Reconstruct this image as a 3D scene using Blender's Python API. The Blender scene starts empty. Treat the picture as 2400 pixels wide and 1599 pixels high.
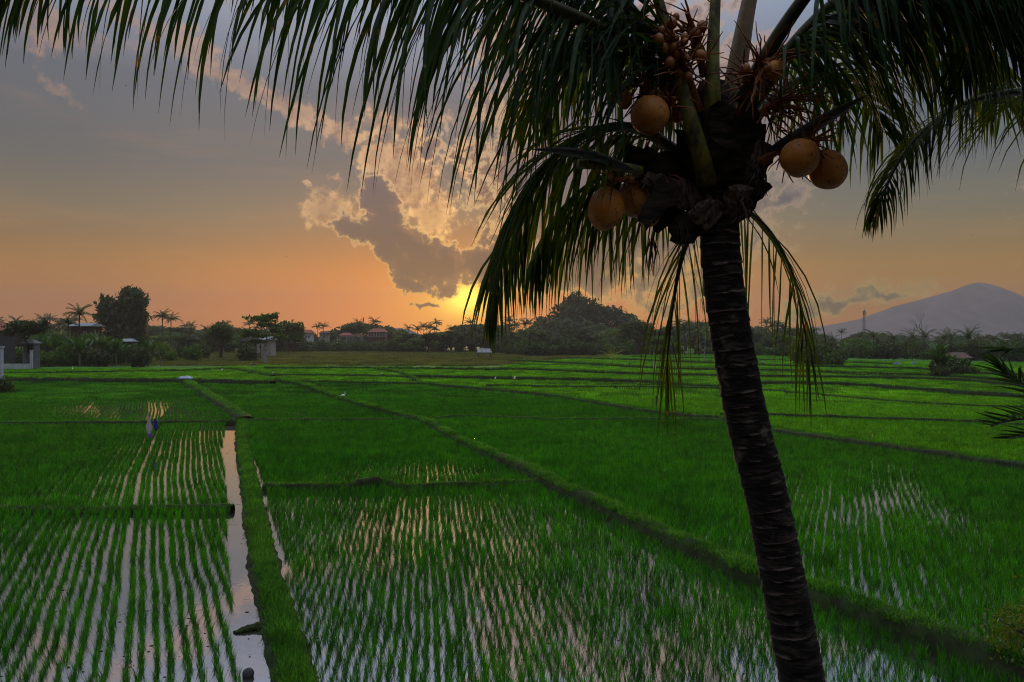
import bpy, math, random
import numpy as np
from mathutils import Vector, Matrix, Quaternion, noise as mnoise

random.seed(7)
rng = np.random.default_rng(7)
R = math.radians
SC = bpy.context.scene

# ------------------------------------------------------------------ camera
F = 1733.0            # focal length in photo pixels (26 mm on 36 mm, 2400 px wide)
HC = 6.3              # the photographer stands on an upper terrace
V0 = 799.5
cam_data = bpy.data.cameras.new("camera")
cam = bpy.data.objects.new("camera", cam_data)
SC.collection.objects.link(cam)
cam_data.sensor_width = 36.0
cam_data.lens = 26.0
cam_data.clip_start = 0.1
cam_data.clip_end = 12000.0
cam.location = (0, 0, HC)
cam.rotation_euler = (R(90), 0, 0)
SC.camera = cam

def W(u, v, d):
    return Vector(((u - 1200) / F * d, d, HC - (v - V0) / F * d))
def G(u, v, z=0.0):
    d = (HC - z) * F / (v - V0)
    return Vector(((u - 1200) / F * d, d, z))

def lin(c):
    c = c / 255.0
    return c / 12.92 if c <= 0.04045 else ((c + 0.055) / 1.055) ** 2.4
def S(r, g, b):
    return (lin(r), lin(g), lin(b), 1.0)

# ------------------------------------------------------------------ render settings
SC.view_settings.view_transform = 'Standard'
SC.view_settings.look = 'None'
SC.view_settings.exposure = 0.0
SC.view_settings.gamma = 1.0
SC.view_settings.use_curve_mapping = False
cy = SC.cycles
cy.max_bounces = 6
cy.diffuse_bounces = 2
cy.glossy_bounces = 2
cy.transmission_bounces = 3
cy.transparent_max_bounces = 4
cy.volume_bounces = 0
cy.use_denoising = True
cy.denoising_prefilter = 'NONE'
cy.pixel_filter_type = 'BLACKMAN_HARRIS'
cy.filter_width = 1.1
cy.caustics_reflective = False
cy.caustics_refractive = False

# ------------------------------------------------------------------ node helper
class NT:
    def __init__(s, tree):
        s.t = tree; s.n = tree.nodes; s.l = tree.links
    def new(s, typ, **kw):
        n = s.n.new(typ)
        for k, v in kw.items(): setattr(n, k, v)
        return n
    def put(s, sock, v):
        if isinstance(v, bpy.types.NodeSocket): s.l.new(v, sock)
        elif isinstance(v, (tuple, list)) and sock.type == 'RGBA' and len(v) == 3: sock.default_value = (*v, 1)
        else: sock.default_value = v
    def m(s, op, a, b=None, c=None, clamp=False):
        n = s.new('ShaderNodeMath', operation=op, use_clamp=clamp)
        for i, v in enumerate((a, b, c)):
            if v is not None: s.put(n.inputs[i], v)
        return n.outputs[0]
    def vm(s, op, a, b=None):
        n = s.new('ShaderNodeVectorMath', operation=op)
        s.put(n.inputs[0], a)
        if b is not None: s.put(n.inputs[1], b)
        return n.outputs['Value'] if op in ('LENGTH', 'DOT_PRODUCT') else n.outputs[0]
    def mix(s, f, a, b, blend='MIX'):
        n = s.new('ShaderNodeMix', data_type='RGBA', blend_type=blend)
        s.put(n.inputs[0], f); s.put(n.inputs[6], a); s.put(n.inputs[7], b)
        return n.outputs[2]
    def smooth(s, x, a, b, lo=0.0, hi=1.0):
        n = s.new('ShaderNodeMapRange', interpolation_type='SMOOTHSTEP')
        s.put(n.inputs['Value'], x); n.inputs['From Min'].default_value = a; n.inputs['From Max'].default_value = b
        n.inputs['To Min'].default_value = lo; n.inputs['To Max'].default_value = hi
        return n.outputs[0]
    def linmap(s, x, a, b, lo=0.0, hi=1.0):
        n = s.new('ShaderNodeMapRange')
        s.put(n.inputs['Value'], x); n.inputs['From Min'].default_value = a; n.inputs['From Max'].default_value = b
        n.inputs['To Min'].default_value = lo; n.inputs['To Max'].default_value = hi
        return n.outputs[0]
    def ramp(s, x, stops, interp='LINEAR'):
        n = s.new('ShaderNodeValToRGB'); cr = n.color_ramp; cr.interpolation = interp
        while len(cr.elements) < len(stops): cr.elements.new(0.5)
        for e, (p, c) in zip(cr.elements, stops):
            e.position = p; e.color = c if len(c) == 4 else (*c, 1)
        s.put(n.inputs[0], x)
        return n.outputs[0]
    def noise(s, vec, scale, detail=2, rough=0.5, dist=0.0):
        n = s.new('ShaderNodeTexNoise')
        if vec is not None: s.put(n.inputs['Vector'], vec)
        n.inputs['Scale'].default_value = scale; n.inputs['Detail'].default_value = detail
        n.inputs['Roughness'].default_value = rough; n.inputs['Distortion'].default_value = dist
        return n.outputs[0], n.outputs[1]

# ------------------------------------------------------------------ sky
SUN_AZ, SUN_EL = -3.6, 3.5          # where the sun stands behind the cloud edge
world = bpy.data.worlds.new("World")
SC.world = world
world.use_nodes = True
k = NT(world.node_tree)
k.n.clear()
DEG = 57.29578
def px_az(u): return math.degrees(math.atan((u - 1200) / F))
def px_el(u, v): return math.degrees(math.atan((V0 - v) / math.hypot(F, u - 1200)))

tc = k.new('ShaderNodeTexCoord')
D = k.vm('NORMALIZE', tc.outputs['Generated'])
sep = k.new('ShaderNodeSeparateXYZ'); k.put(sep.inputs[0], D)
az = k.m('MULTIPLY', k.m('ARCTAN2', sep.outputs[0], sep.outputs[1]), DEG)
el = k.m('MULTIPLY', k.m('ARCSINE', sep.outputs[2]), DEG)
elp = k.m('MAXIMUM', el, 0.0)
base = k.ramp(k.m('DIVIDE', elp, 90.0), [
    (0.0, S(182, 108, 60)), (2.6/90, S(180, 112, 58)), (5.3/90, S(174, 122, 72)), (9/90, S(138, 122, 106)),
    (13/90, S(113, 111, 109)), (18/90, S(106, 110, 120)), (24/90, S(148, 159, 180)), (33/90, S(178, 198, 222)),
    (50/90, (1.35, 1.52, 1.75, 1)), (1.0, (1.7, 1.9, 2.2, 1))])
def gauss(sa, sb, a0=SUN_AZ, e0=SUN_EL):
    dx = k.m('DIVIDE', k.m('SUBTRACT', az, a0), sa); dy = k.m('DIVIDE', k.m('SUBTRACT', el, e0), sb)
    q = k.m('ADD', k.m('MULTIPLY', dx, dx), k.m('MULTIPLY', dy, dy))
    return k.m('EXPONENT', k.m('MULTIPLY', q, -1.0))
g_wide = gauss(13.5, 5.6, SUN_AZ - 2, 1.6); g_mid = gauss(4.8, 2.6, SUN_AZ - 0.6, 2.9); g_core = gauss(1.75, 1.15, SUN_AZ + 0.1, 3.3)
col = k.mix(k.m('MULTIPLY', g_wide, 0.85), base, S(250, 146, 56))
# faint streaks of high cloud
cs = k.new('ShaderNodeCombineXYZ'); k.put(cs.inputs[0], k.m('MULTIPLY', az, 0.05)); k.put(cs.inputs[1], k.m('MULTIPLY', el, 0.42))
n0, _ = k.noise(cs.outputs[0], 1.0, 5, 0.55, 0.4)
col = k.mix(k.m('MULTIPLY', k.smooth(n0, 0.5, 0.75), k.smooth(k.m('ABSOLUTE', az), 120, 170, 0.22, 0.0)), col, S(205, 148, 110))

nv, ncol = k.noise(D, 7.0, 7, 0.58)           # cloud billows
nw, nwc = k.noise(D, 24.0, 6, 0.62)
nf, _ = k.noise(D, 75.0, 5, 0.62)
P = k.new('ShaderNodeCombineXYZ'); k.put(P.inputs[0], az); k.put(P.inputs[1], el)
warp = k.vm('SCALE', k.vm('SUBTRACT', ncol, (0.5, 0.5, 0.5))); warp.node.inputs[3].default_value = 5.0
warp2 = k.vm('SCALE', k.vm('SUBTRACT', nwc, (0.5, 0.5, 0.5))); warp2.node.inputs[3].default_value = 2.6
Pw = k.vm('ADD', k.vm('ADD', P.outputs[0], warp), warp2)
def blobs(lst):
    out = None
    for (u, v, rx, ry, rot, w) in lst:
        mp = k.new('ShaderNodeMapping', vector_type='TEXTURE')
        k.put(mp.inputs[0], Pw)
        mp.inputs['Location'].default_value = (px_az(u), px_el(u, v), 0)
        mp.inputs['Rotation'].default_value = (0, 0, R(-rot))
        mp.inputs['Scale'].default_value = (rx / 30.2, ry / 30.2, 1)
        z = k.new('ShaderNodeSeparateXYZ'); k.put(z.inputs[0], mp.outputs[0])
        r2 = k.m('ADD', k.m('MULTIPLY', z.outputs[0], z.outputs[0]), k.m('MULTIPLY', z.outputs[1], z.outputs[1]))
        e = k.m('MULTIPLY', k.m('SUBTRACT', 1.0, k.m('SQRT', r2)), w)
        out = e if out is None else k.m('MAXIMUM', out, e)
    return out
CLOUD_THIN = [(800, 485, 105, 62, 8, 0.85), (850, 505, 70, 50, 0, .8), (960, 425, 100, 80, 0, 0.95), (1000, 500, 75, 90, -8, 0.95), (890, 365, 75, 60, 30, 0.75), (960, 360, 90, 60, 0, .8), (1090, 400, 42, 60, 20, 0.75), (1030, 585, 40, 60, -30, .8),
    (560, 190, 130, 34, 24, 0.62), (690, 262, 110, 38, 22, 0.72), (800, 322, 85, 34, 20, 0.72), (900, 300, 60, 40, 0, .6), (110, 80, 130, 52, 8, 0.55), (300, 45, 110, 40, 5, 0.5), (470, 120, 90, 34, 25, 0.55), (770, 425, 38, 9, 0, .6), (708, 438, 16, 7, 0, .6), (170, 228, 40, 14, 35, .42),
    (2010, 692, 170, 24, -3, 0.75), (2150, 684, 70, 26, 0, 0.75), (1900, 700, 60, 24, 0, .7), (1560, 690, 220, 26, 4, 0.6), (1930, 120, 220, 70, 10, 0.4), (-1100, 250, 500, 90, 10, 0.45), (3500, 300, 500, 80, -8, 0.4)]
CLOUD_THICK = [(1460, 350, 400, 400, 6, 1.0), (960, 572, 150, 48, 32, 1.0), (1030, 620, 110, 44, 20, 1.0), (893, 455, 62, 42, 35, 0.9), (905, 510, 46, 50, 0, .95), (850, 538, 66, 26, 8, 0.9), (985, 655, 42, 22, 0, .8), (1150, 612, 180, 56, 0, 1.0), (1370, 590, 270, 120, 0, 1.0), (1012, 352, 40, 30, 0, .5),
    (1845, 460, 70, 26, -20, 0.7), (1960, 712, 120, 20, 0, 0.8), (2060, 700, 70, 12, 0, .7), (1020, 702, 32, 8, 0, 0.8), (3300, 330, 420, 90, -5, 0.6), (-1000, 330, 420, 80, 5, 0.5)]
dn = k.m('ADD', k.m('ADD', k.m('MULTIPLY', k.m('SUBTRACT', nv, 0.5), 0.9), k.m('MULTIPLY', k.m('SUBTRACT', nw, 0.5), 1.6)), k.m('MULTIPLY', k.m('SUBTRACT', nf, 0.5), 1.1))
T1 = k.m('ADD', blobs(CLOUD_THIN), dn)
T2 = k.m('ADD', blobs(CLOUD_THICK), k.m('MULTIPLY', dn, 0.85))
near = gauss(13, 11, SUN_AZ, 9)
lit = k.mix(near, S(196, 152, 128), (1.45, 0.84, 0.36, 1))
alpha1 = k.m('MULTIPLY', k.smooth(T1, 0.0, 0.50), k.linmap(near, 0, 1, 0.62, 0.95))
puff = k.m('ADD', k.m('MULTIPLY', nw, 0.55), k.m('MULTIPLY', nf, 0.45))
lit2 = k.mix(k.smooth(puff, 0.42, 0.60), k.mix(near, S(160, 132, 118), S(188, 132, 92)), lit)
shade1 = k.mix(k.m('MULTIPLY', k.smooth(T1, 0.35, 0.9), 0.6), lit2, k.mix(near, S(150, 128, 118), S(172, 124, 92)))
col = k.mix(alpha1, col, shade1)
col = k.mix(k.m('MULTIPLY', g_mid, 0.9), col, (1.15, 0.56, 0.05, 1))
col = k.mix(g_core, col, (2.0, 1.8, 0.9, 1))
dark = k.ramp(k.m('DIVIDE', elp, 30.0), [(0.0, S(88, 62, 54)), (0.16, S(66, 57, 60)), (0.3, S(88, 82, 90)), (0.6, S(106, 104, 119)), (1.0, S(116, 124, 146))])
rim = k.mix(near, S(190, 152, 130), (1.15, 0.70, 0.32, 1))
mid_ = k.mix(near, S(150, 128, 122), S(132, 98, 80))
dark = k.mix(k.m('MULTIPLY', k.smooth(nv, 0.42, 0.70), 0.3), dark, mid_)
shade2 = k.mix(k.smooth(T2, 0.08, 0.30), rim, mid_)
shade2 = k.mix(k.smooth(k.m('ADD', T2, k.m('MULTIPLY', k.m('SUBTRACT', nw, 0.5), 0.5)), 0.14, 0.62), shade2, dark)
col = k.mix(k.smooth(T2, -0.05, 0.27), col, shade2)
# the sky opposite the setting sun is dimmer
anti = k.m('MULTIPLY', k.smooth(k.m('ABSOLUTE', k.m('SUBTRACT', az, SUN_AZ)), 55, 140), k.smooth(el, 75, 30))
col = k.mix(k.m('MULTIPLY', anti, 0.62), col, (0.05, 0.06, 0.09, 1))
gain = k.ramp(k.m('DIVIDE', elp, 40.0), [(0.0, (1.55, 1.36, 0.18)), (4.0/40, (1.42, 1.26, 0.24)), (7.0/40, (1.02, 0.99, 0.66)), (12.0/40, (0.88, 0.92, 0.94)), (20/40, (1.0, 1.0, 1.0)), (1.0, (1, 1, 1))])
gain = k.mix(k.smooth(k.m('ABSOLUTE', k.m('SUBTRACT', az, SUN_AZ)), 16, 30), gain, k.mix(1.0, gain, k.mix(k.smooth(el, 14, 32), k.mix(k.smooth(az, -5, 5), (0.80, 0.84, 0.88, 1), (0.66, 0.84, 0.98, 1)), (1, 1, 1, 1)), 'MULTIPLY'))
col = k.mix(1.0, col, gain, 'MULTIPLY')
sky_tex = k.new('ShaderNodeTexSky', sky_type='NISHITA')
sky_tex.sun_disc = False
sky_tex.sun_elevation = R(SUN_EL); sky_tex.sun_rotation = R(SUN_AZ)
sky_tex.air_density = 1.5; sky_tex.dust_density = 3.0
bg1 = k.new('ShaderNodeBackground'); k.put(bg1.inputs[0], sky_tex.outputs[0]); bg1.inputs[1].default_value = NISHITA_STRENGTH = 0.006
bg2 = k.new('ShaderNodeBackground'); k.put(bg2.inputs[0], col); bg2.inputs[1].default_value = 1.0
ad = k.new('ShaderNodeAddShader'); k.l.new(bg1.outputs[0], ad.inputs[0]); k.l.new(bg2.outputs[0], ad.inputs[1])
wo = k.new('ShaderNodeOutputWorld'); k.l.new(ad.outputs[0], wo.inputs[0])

# ------------------------------------------------------------------ sun
sd = bpy.data.lights.new("sun", 'SUN')
sd.energy = 2.5; sd.angle = R(6.0); sd.color = (1.0, 0.62, 0.30)
sun = bpy.data.objects.new("sun", sd); SC.collection.objects.link(sun)
sv = Vector((math.sin(R(SUN_AZ)) * math.cos(R(4.6)), math.cos(R(SUN_AZ)) * math.cos(R(4.6)), math.sin(R(4.6))))
sun.rotation_euler = sv.to_track_quat('Z', 'Y').to_euler()
sun.location = (0, 40, 30)

# ------------------------------------------------------------------ mesh helpers
class MB:
    def __init__(s): s.v = []; s.f = []
    def add(s, vs, fs):
        o = len(s.v); s.v.extend([tuple(p) for p in vs]); s.f.extend([tuple(i + o for i in f) for f in fs]); return s
    def box(s, c, size, rot=None):
        x, y, z = [q / 2 for q in size]
        vs = [Vector((i * x, j * y, l * z)) for i in (-1, 1) for j in (-1, 1) for l in (-1, 1)]
        if rot is not None: vs = [rot @ p for p in vs]
        vs = [p + Vector(c) for p in vs]
        return s.add(vs, [(0, 1, 3, 2), (4, 6, 7, 5), (0, 4, 5, 1), (2, 3, 7, 6), (0, 2, 6, 4), (1, 5, 7, 3)])
    def tube(s, pts, rad, n=6, cap=True, flat=1.0, jit=0.0, up=None):
        pts = [Vector(p) for p in pts]
        if not hasattr(rad, '__len__'): rad = [rad] * len(pts)
        o = len(s.v); a = None
        for i, p in enumerate(pts):
            t = (pts[min(i + 1, len(pts) - 1)] - pts[max(i - 1, 0)])
            t = t.normalized() if t.length > 1e-9 else Vector((0, 0, 1))
            if a is None:
                ref = Vector(up) if up is not None else (Vector((0, 0, 1)) if abs(t.z) < 0.9 else Vector((1, 0, 0)))
                a = t.cross(ref).normalized()
            else:
                a = (a - t * a.dot(t)).normalized()
            b = t.cross(a)
            for q in range(n):
                th = 2 * math.pi * q / n
                r = rad[i] * (1 + (random.uniform(-jit, jit) if jit else 0))
                s.v.append(tuple(p + a * (math.cos(th) * r) + b * (math.sin(th) * r * flat)))
        for i in range(len(pts) - 1):
            for q in range(n):
                q2 = (q + 1) % n
                s.f.append((o + i * n + q, o + i * n + q2, o + (i + 1) * n + q2, o + (i + 1) * n + q))
        if cap:
            s.f.append(tuple(o + q for q in reversed(range(n))))
            s.f.append(tuple(o + (len(pts) - 1) * n + q for q in range(n)))
        return s
    def ball(s, c, r, nu=12, nv=8, scale=(1, 1, 1), fn=None):
        vs = []; fs = []
        c = Vector(c)
        for i in range(nv + 1):
            ph = math.pi * i / nv
            for j in range(nu):
                th = 2 * math.pi * j / nu
                d = Vector((math.sin(ph) * math.cos(th), math.sin(ph) * math.sin(th), math.cos(ph)))
                rr = r * (fn(d) if fn else 1)
                vs.append(c + Vector((d.x * scale[0], d.y * scale[1], d.z * scale[2])) * rr)
        for i in range(nv):
            for j in range(nu):
                j2 = (j + 1) % nu
                fs.append((i * nu + j, (i + 1) * nu + j, (i + 1) * nu + j2, i * nu + j2))
        return s.add(vs, fs)
    def mesh(s, name, mat, smooth=False):
        me = bpy.data.meshes.new(name)
        me.from_pydata(s.v, [], s.f)
        if smooth: me.polygons.foreach_set('use_smooth', [True] * len(me.polygons))
        if mat: me.materials.append(mat)
        me.update()
        return me
    def build(s, name, mat, parent=None, smooth=False):
        return link(name, s.mesh(name, mat, smooth), parent)

def link(name, data, parent=None, loc=None):
    o = bpy.data.objects.new(name, data)
    SC.collection.objects.link(o)
    if parent is not None: o.parent = parent
    if loc is not None: o.location = loc
    return o
def tag(o, label=None, cat=None, group=None, kind=None):
    if label: o['label'] = label
    if cat: o['category'] = cat
    if group: o['group'] = group
    if kind: o['kind'] = kind
    return o
def thing(name, label, cat, loc=(0, 0, 0), rz=0.0, group=None, scale=1.0):
    o = link(name, None, None, loc)
    o.rotation_euler = (0, 0, rz); o.scale = (scale,) * 3
    o.empty_display_size = 0.2
    return tag(o, label, cat, group)
def struct(o): o['kind'] = 'structure'; return o
def catmull(pts, n):
    pts = [Vector(p) for p in pts]
    P4 = [pts[0] * 2 - pts[1]] + pts + [pts[-1] * 2 - pts[-2]]
    out = []
    segs = len(pts) - 1
    for i in range(n + 1):
        t = i / n * segs; j = min(int(t), segs - 1); t -= j
        a, b, c, d = P4[j:j + 4]
        out.append(0.5 * ((2 * b) + (c - a) * t + (2 * a - 5 * b + 4 * c - d) * t * t + (3 * b - a - 3 * c + d) * t ** 3))
    return out

# ------------------------------------------------------------------ materials
def mat_new(name):
    m = bpy.data.materials.new(name); m.use_nodes = True
    t = NT(m.node_tree); t.n.clear()
    return m, t
def finish(m, t, shader, bump=None):
    o = t.new('ShaderNodeOutputMaterial'); t.l.new(shader, o.inputs[0]); return m
def principled(t, base, rough=0.7, spec=0.3, metal=0.0, normal=None):
    b = t.new('ShaderNodeBsdfPrincipled')
    t.put(b.inputs['Base Color'], base); t.put(b.inputs['Roughness'], rough)
    b.inputs['Specular IOR Level'].default_value = spec; b.inputs['Metallic'].default_value = metal
    if normal is not None: t.l.new(normal, b.inputs['Normal'])
    return b.outputs[0]
def bumpn(t, h, strength=0.5, dist=0.02):
    b = t.new('ShaderNodeBump'); t.put(b.inputs['Height'], h)
    b.inputs['Strength'].default_value = strength; b.inputs['Distance'].default_value = dist
    return b.outputs[0]
def leaf_mat(name, c1, c2, trans=0.45, rough=0.5, spec=0.3, nscale=0.35, tip=None, tr_tint=(1.5, 1.25, 0.5), shade=False):
    """leaf: two hues mixed per plant and by a broad noise; light passes through the blade"""
    m, t = mat_new(name)
    oi = t.new('ShaderNodeObjectInfo'); geo = t.new('ShaderNodeNewGeometry')
    n, _ = t.noise(geo.outputs['Position'], nscale, 3, 0.6)
    f = t.m('ADD', t.m('MULTIPLY', oi.outputs['Random'], 0.55), t.linmap(n, 0.3, 0.7, -0.05, 0.5), clamp=True)
    c = t.mix(f, c1, c2)
    if tip:
        n2, _ = t.noise(geo.outputs['Position'], tip[1], 3, 0.6)
        c = t.mix(t.smooth(n2, tip[2], tip[2] + 0.12), c, tip[0])
    if shade:
        at_ = t.new('ShaderNodeAttribute'); at_.attribute_name = 'shade'
        nb_, _ = t.noise(geo.outputs['Position'], 0.035, 3, 0.6)
        nc_, _ = t.noise(geo.outputs['Position'], 0.55, 3, 0.6)
        vv = t.m('MULTIPLY', t.linmap(at_.outputs['Fac'], 0, 1, 0.30, 1.7), t.linmap(nb_, 0.3, 0.7, 0.75, 1.25))
        vv = t.m('MULTIPLY', vv, t.m('MULTIPLY', t.linmap(oi.outputs['Random'], 0, 1, 0.60, 1.45), t.linmap(nc_, 0.3, 0.7, 0.70, 1.25)))
        cc = t.new('ShaderNodeVectorMath', operation='SCALE'); t.put(cc.inputs[0], c); t.put(cc.inputs[3], vv); c = cc.outputs[0]
    p = principled(t, c, rough, spec)
    if trans <= 0: return finish(m, t, p)
    tr = t.new('ShaderNodeBsdfTranslucent'); t.put(tr.inputs[0], t.mix(1.0, c, (*tr_tint, 1), 'MULTIPLY'))
    mx = t.new('ShaderNodeMixShader'); mx.inputs[0].default_value = trans
    t.l.new(p, mx.inputs[1]); t.l.new(tr.outputs[0], mx.inputs[2])
    return finish(m, t, mx.outputs[0])
def rough_mat(name, c1, c2, nscale=3.0, rough=0.85, spec=0.2, bump=0.0, detail=5, bdist=0.03, stretch=None):
    m, t = mat_new(name)
    geo = t.new('ShaderNodeTexCoord')
    vec = geo.outputs['Object']
    if stretch:
        mp = t.new('ShaderNodeMapping'); t.put(mp.inputs[0], vec); mp.inputs['Scale'].default_value = stretch; vec = mp.outputs[0]
    n, _ = t.noise(vec, nscale, detail, 0.6)
    c = t.mix(t.smooth(n, 0.32, 0.68), c1, c2)
    nm = bumpn(t, n, bump, bdist) if bump else None
    return finish(m, t, principled(t, c, rough, spec, 0, nm))
# ------------------------------------------------------------------ haze
mh, t = mat_new("haze_air")
pv = t.new('ShaderNodeVolumePrincipled')
pv.inputs['Color'].default_value = (0.37, 0.37, 0.39, 1); pv.inputs['Density'].default_value = HAZE = 0.00027
pv.inputs['Anisotropy'].default_value = 0.35
o_ = t.new('ShaderNodeOutputMaterial'); t.l.new(pv.outputs[0], o_.inputs['Volume'])
hz = MB().box((0, 1100, 108.5), (6600, 4300, 219)).build("haze", mh)
tag(hz, kind='stuff')

# ------------------------------------------------------------------ ground, water
m, t = mat_new("mud_and_dry_grass")
geo = t.new('ShaderNodeNewGeometry'); px = t.new('ShaderNodeSeparateXYZ'); t.put(px.inputs[0], geo.outputs['Position'])
n1, _ = t.noise(geo.outputs['Position'], 0.03, 4, 0.6)
st = t.new('ShaderNodeMapping'); t.put(st.inputs[0], geo.outputs['Position']); st.inputs['Scale'].default_value = (0.012, 0.07, 1)
n2, _ = t.noise(st.outputs[0], 1.0, 4, 0.6)
dry = t.mix(t.smooth(n2, 0.42, 0.58), (0.05, 0.10, 0.02), (0.15, 0.14, 0.05))
green = t.mix(t.smooth(n1, 0.4, 0.6), (0.03, 0.10, 0.012), (0.05, 0.13, 0.02))
far = t.mix(t.smooth(px.outputs[0], 30, 90), t.mix(t.smooth(px.outputs[1], 186, 200), green, dry), green)
mudc = t.mix(t.smooth(n1, 0.4, 0.6), (0.018, 0.014, 0.010), (0.03, 0.024, 0.015))
c = t.mix(t.smooth(px.outputs[1], 158, 164), mudc, far)
MAT_GROUND = finish(m, t, principled(t, c, 0.95, 0.1))
gm = MB()
xs = [-4000, -1500, -600, -300, -100, 0, 100, 300, 600, 1500, 4000]; ys = [-900, -100, 0, 60, 150, 200, 260, 350, 500, 900, 1600, 3000, 5500]
gm.add([(x, y, -0.07) for y in ys for x in xs], [(j * 11 + i, j * 11 + i + 1, (j + 1) * 11 + i + 1, (j + 1) * 11 + i) for j in range(len(ys) - 1) for i in range(10)])
struct(gm.build("ground", MAT_GROUND))

m, t = mat_new("paddy_water")
geo = t.new('ShaderNodeNewGeometry')
n1, _ = t.noise(geo.outputs['Position'], 5.0, 3, 0.6); n2, _ = t.noise(geo.outputs['Position'], 0.9, 3, 0.5)
nm = bumpn(t, t.m('ADD', t.m('MULTIPLY', n1, 0.35), n2), 0.10, 0.03)
n3, _ = t.noise(geo.outputs['Position'], 1.6, 4, 0.65)
scum = t.smooth(n3, 0.60, 0.70)
mud = principled(t, (0.02, 0.017, 0.012), 0.35, 0.5, 0, nm)
gl = t.new('ShaderNodeBsdfGlossy'); gl.inputs['Roughness'].default_value = 0.03; t.put(gl.inputs[0], (0.96, 0.97, 1.0)); t.l.new(nm, gl.inputs['Normal'])
fr = t.new('ShaderNodeFresnel'); fr.inputs[0].default_value = 3.2
mx = t.new('ShaderNodeMixShader'); t.put(mx.inputs[0], t.m('MULTIPLY', t.m('MULTIPLY', fr.outputs[0], 2.4, clamp=True), t.linmap(scum, 0, 1, 0.95, 0.55)))
t.l.new(mud, mx.inputs[1]); t.l.new(gl.outputs[0], mx.inputs[2])
MAT_WATER = finish(m, t, mx.outputs[0])
wm = MB().add([(-60, 4, 0), (60, 4, 0), (60, 52, 0), (-60, 52, 0)], [(0, 1, 2, 3)])
wm.add([(-90, 52, 0), (-25.5, 52, 0), (-51, 118, 0), (-130, 118, 0)], [(0, 1, 2, 3)])
struct(wm.build("water", MAT_WATER))

# ------------------------------------------------------------------ mountain and far hill
def ridge(name, prof, d, depth, mat, rough):
    us = [p[0] for p in prof]; vs = [p[1] for p in prof]
    U = np.linspace(us[0], us[-1], 240); V = np.interp(U, us, vs)
    ker = np.array([1, 2, 3, 2, 1]) / 9; V = np.convolve(np.pad(V, 2, mode='edge'), ker, 'valid')
    rows = np.linspace(-1, 1, 25); b = MB(); vt = []
    for j, r in enumerate(rows):
        y = d + r * depth
        f = (1 - abs(r)) ** 1.15
        for u, v in zip(U, V):
            x = (u - 1200) / F * d; h = (HC + (V0 - v) / F * d)
            gully = mnoise.fractal(Vector((x * 0.012, y * 0.004, 1.3)), 1, 2, 5) * rough * (1 - f) * f * h + mnoise.noise(Vector((x * 0.15, 3.3, y * .02))) * 1.2 * f
            vt.append((x, y, -1 + (h + 1) * f + gully))
    n = len(U)
    b.add(vt, [(j * n + i, j * n + i + 1, (j + 1) * n + i + 1, (j + 1) * n + i) for j in range(24) for i in range(n - 1)])
    return struct(b.build(name, mat, None, True))
MAT_MOUNT = rough_mat("haze_tinted_slope", (0.095, 0.095, 0.115), (0.125, 0.12, 0.135), 0.02, 0.95, 0.05)  # forest slope with distance haze painted in: base colour lifted and blued
ridge("mountain", [(1650, 806), (1780, 792), (1850, 778), (1907, 767), (1953, 760), (2019, 747), (2037, 739), (2075, 727), (2093, 718), (2126, 711), (2170, 699), (2208, 688), (2234, 682), (2249, 674), (2274, 665.5), (2292, 662), (2315, 665), (2330, 668), (2348, 678), (2374, 691), (2400, 702), (2440, 718), (2520, 742), (2650, 766), (2850, 788), (3050, 803)], 2500, 520, MAT_MOUNT, 0.7)
ridge("hill", [(840, 800), (890, 782), (915, 772), (940, 769), (965, 775), (990, 786), (1030, 800)], 1300, 150, MAT_MOUNT, 0.2)

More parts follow.
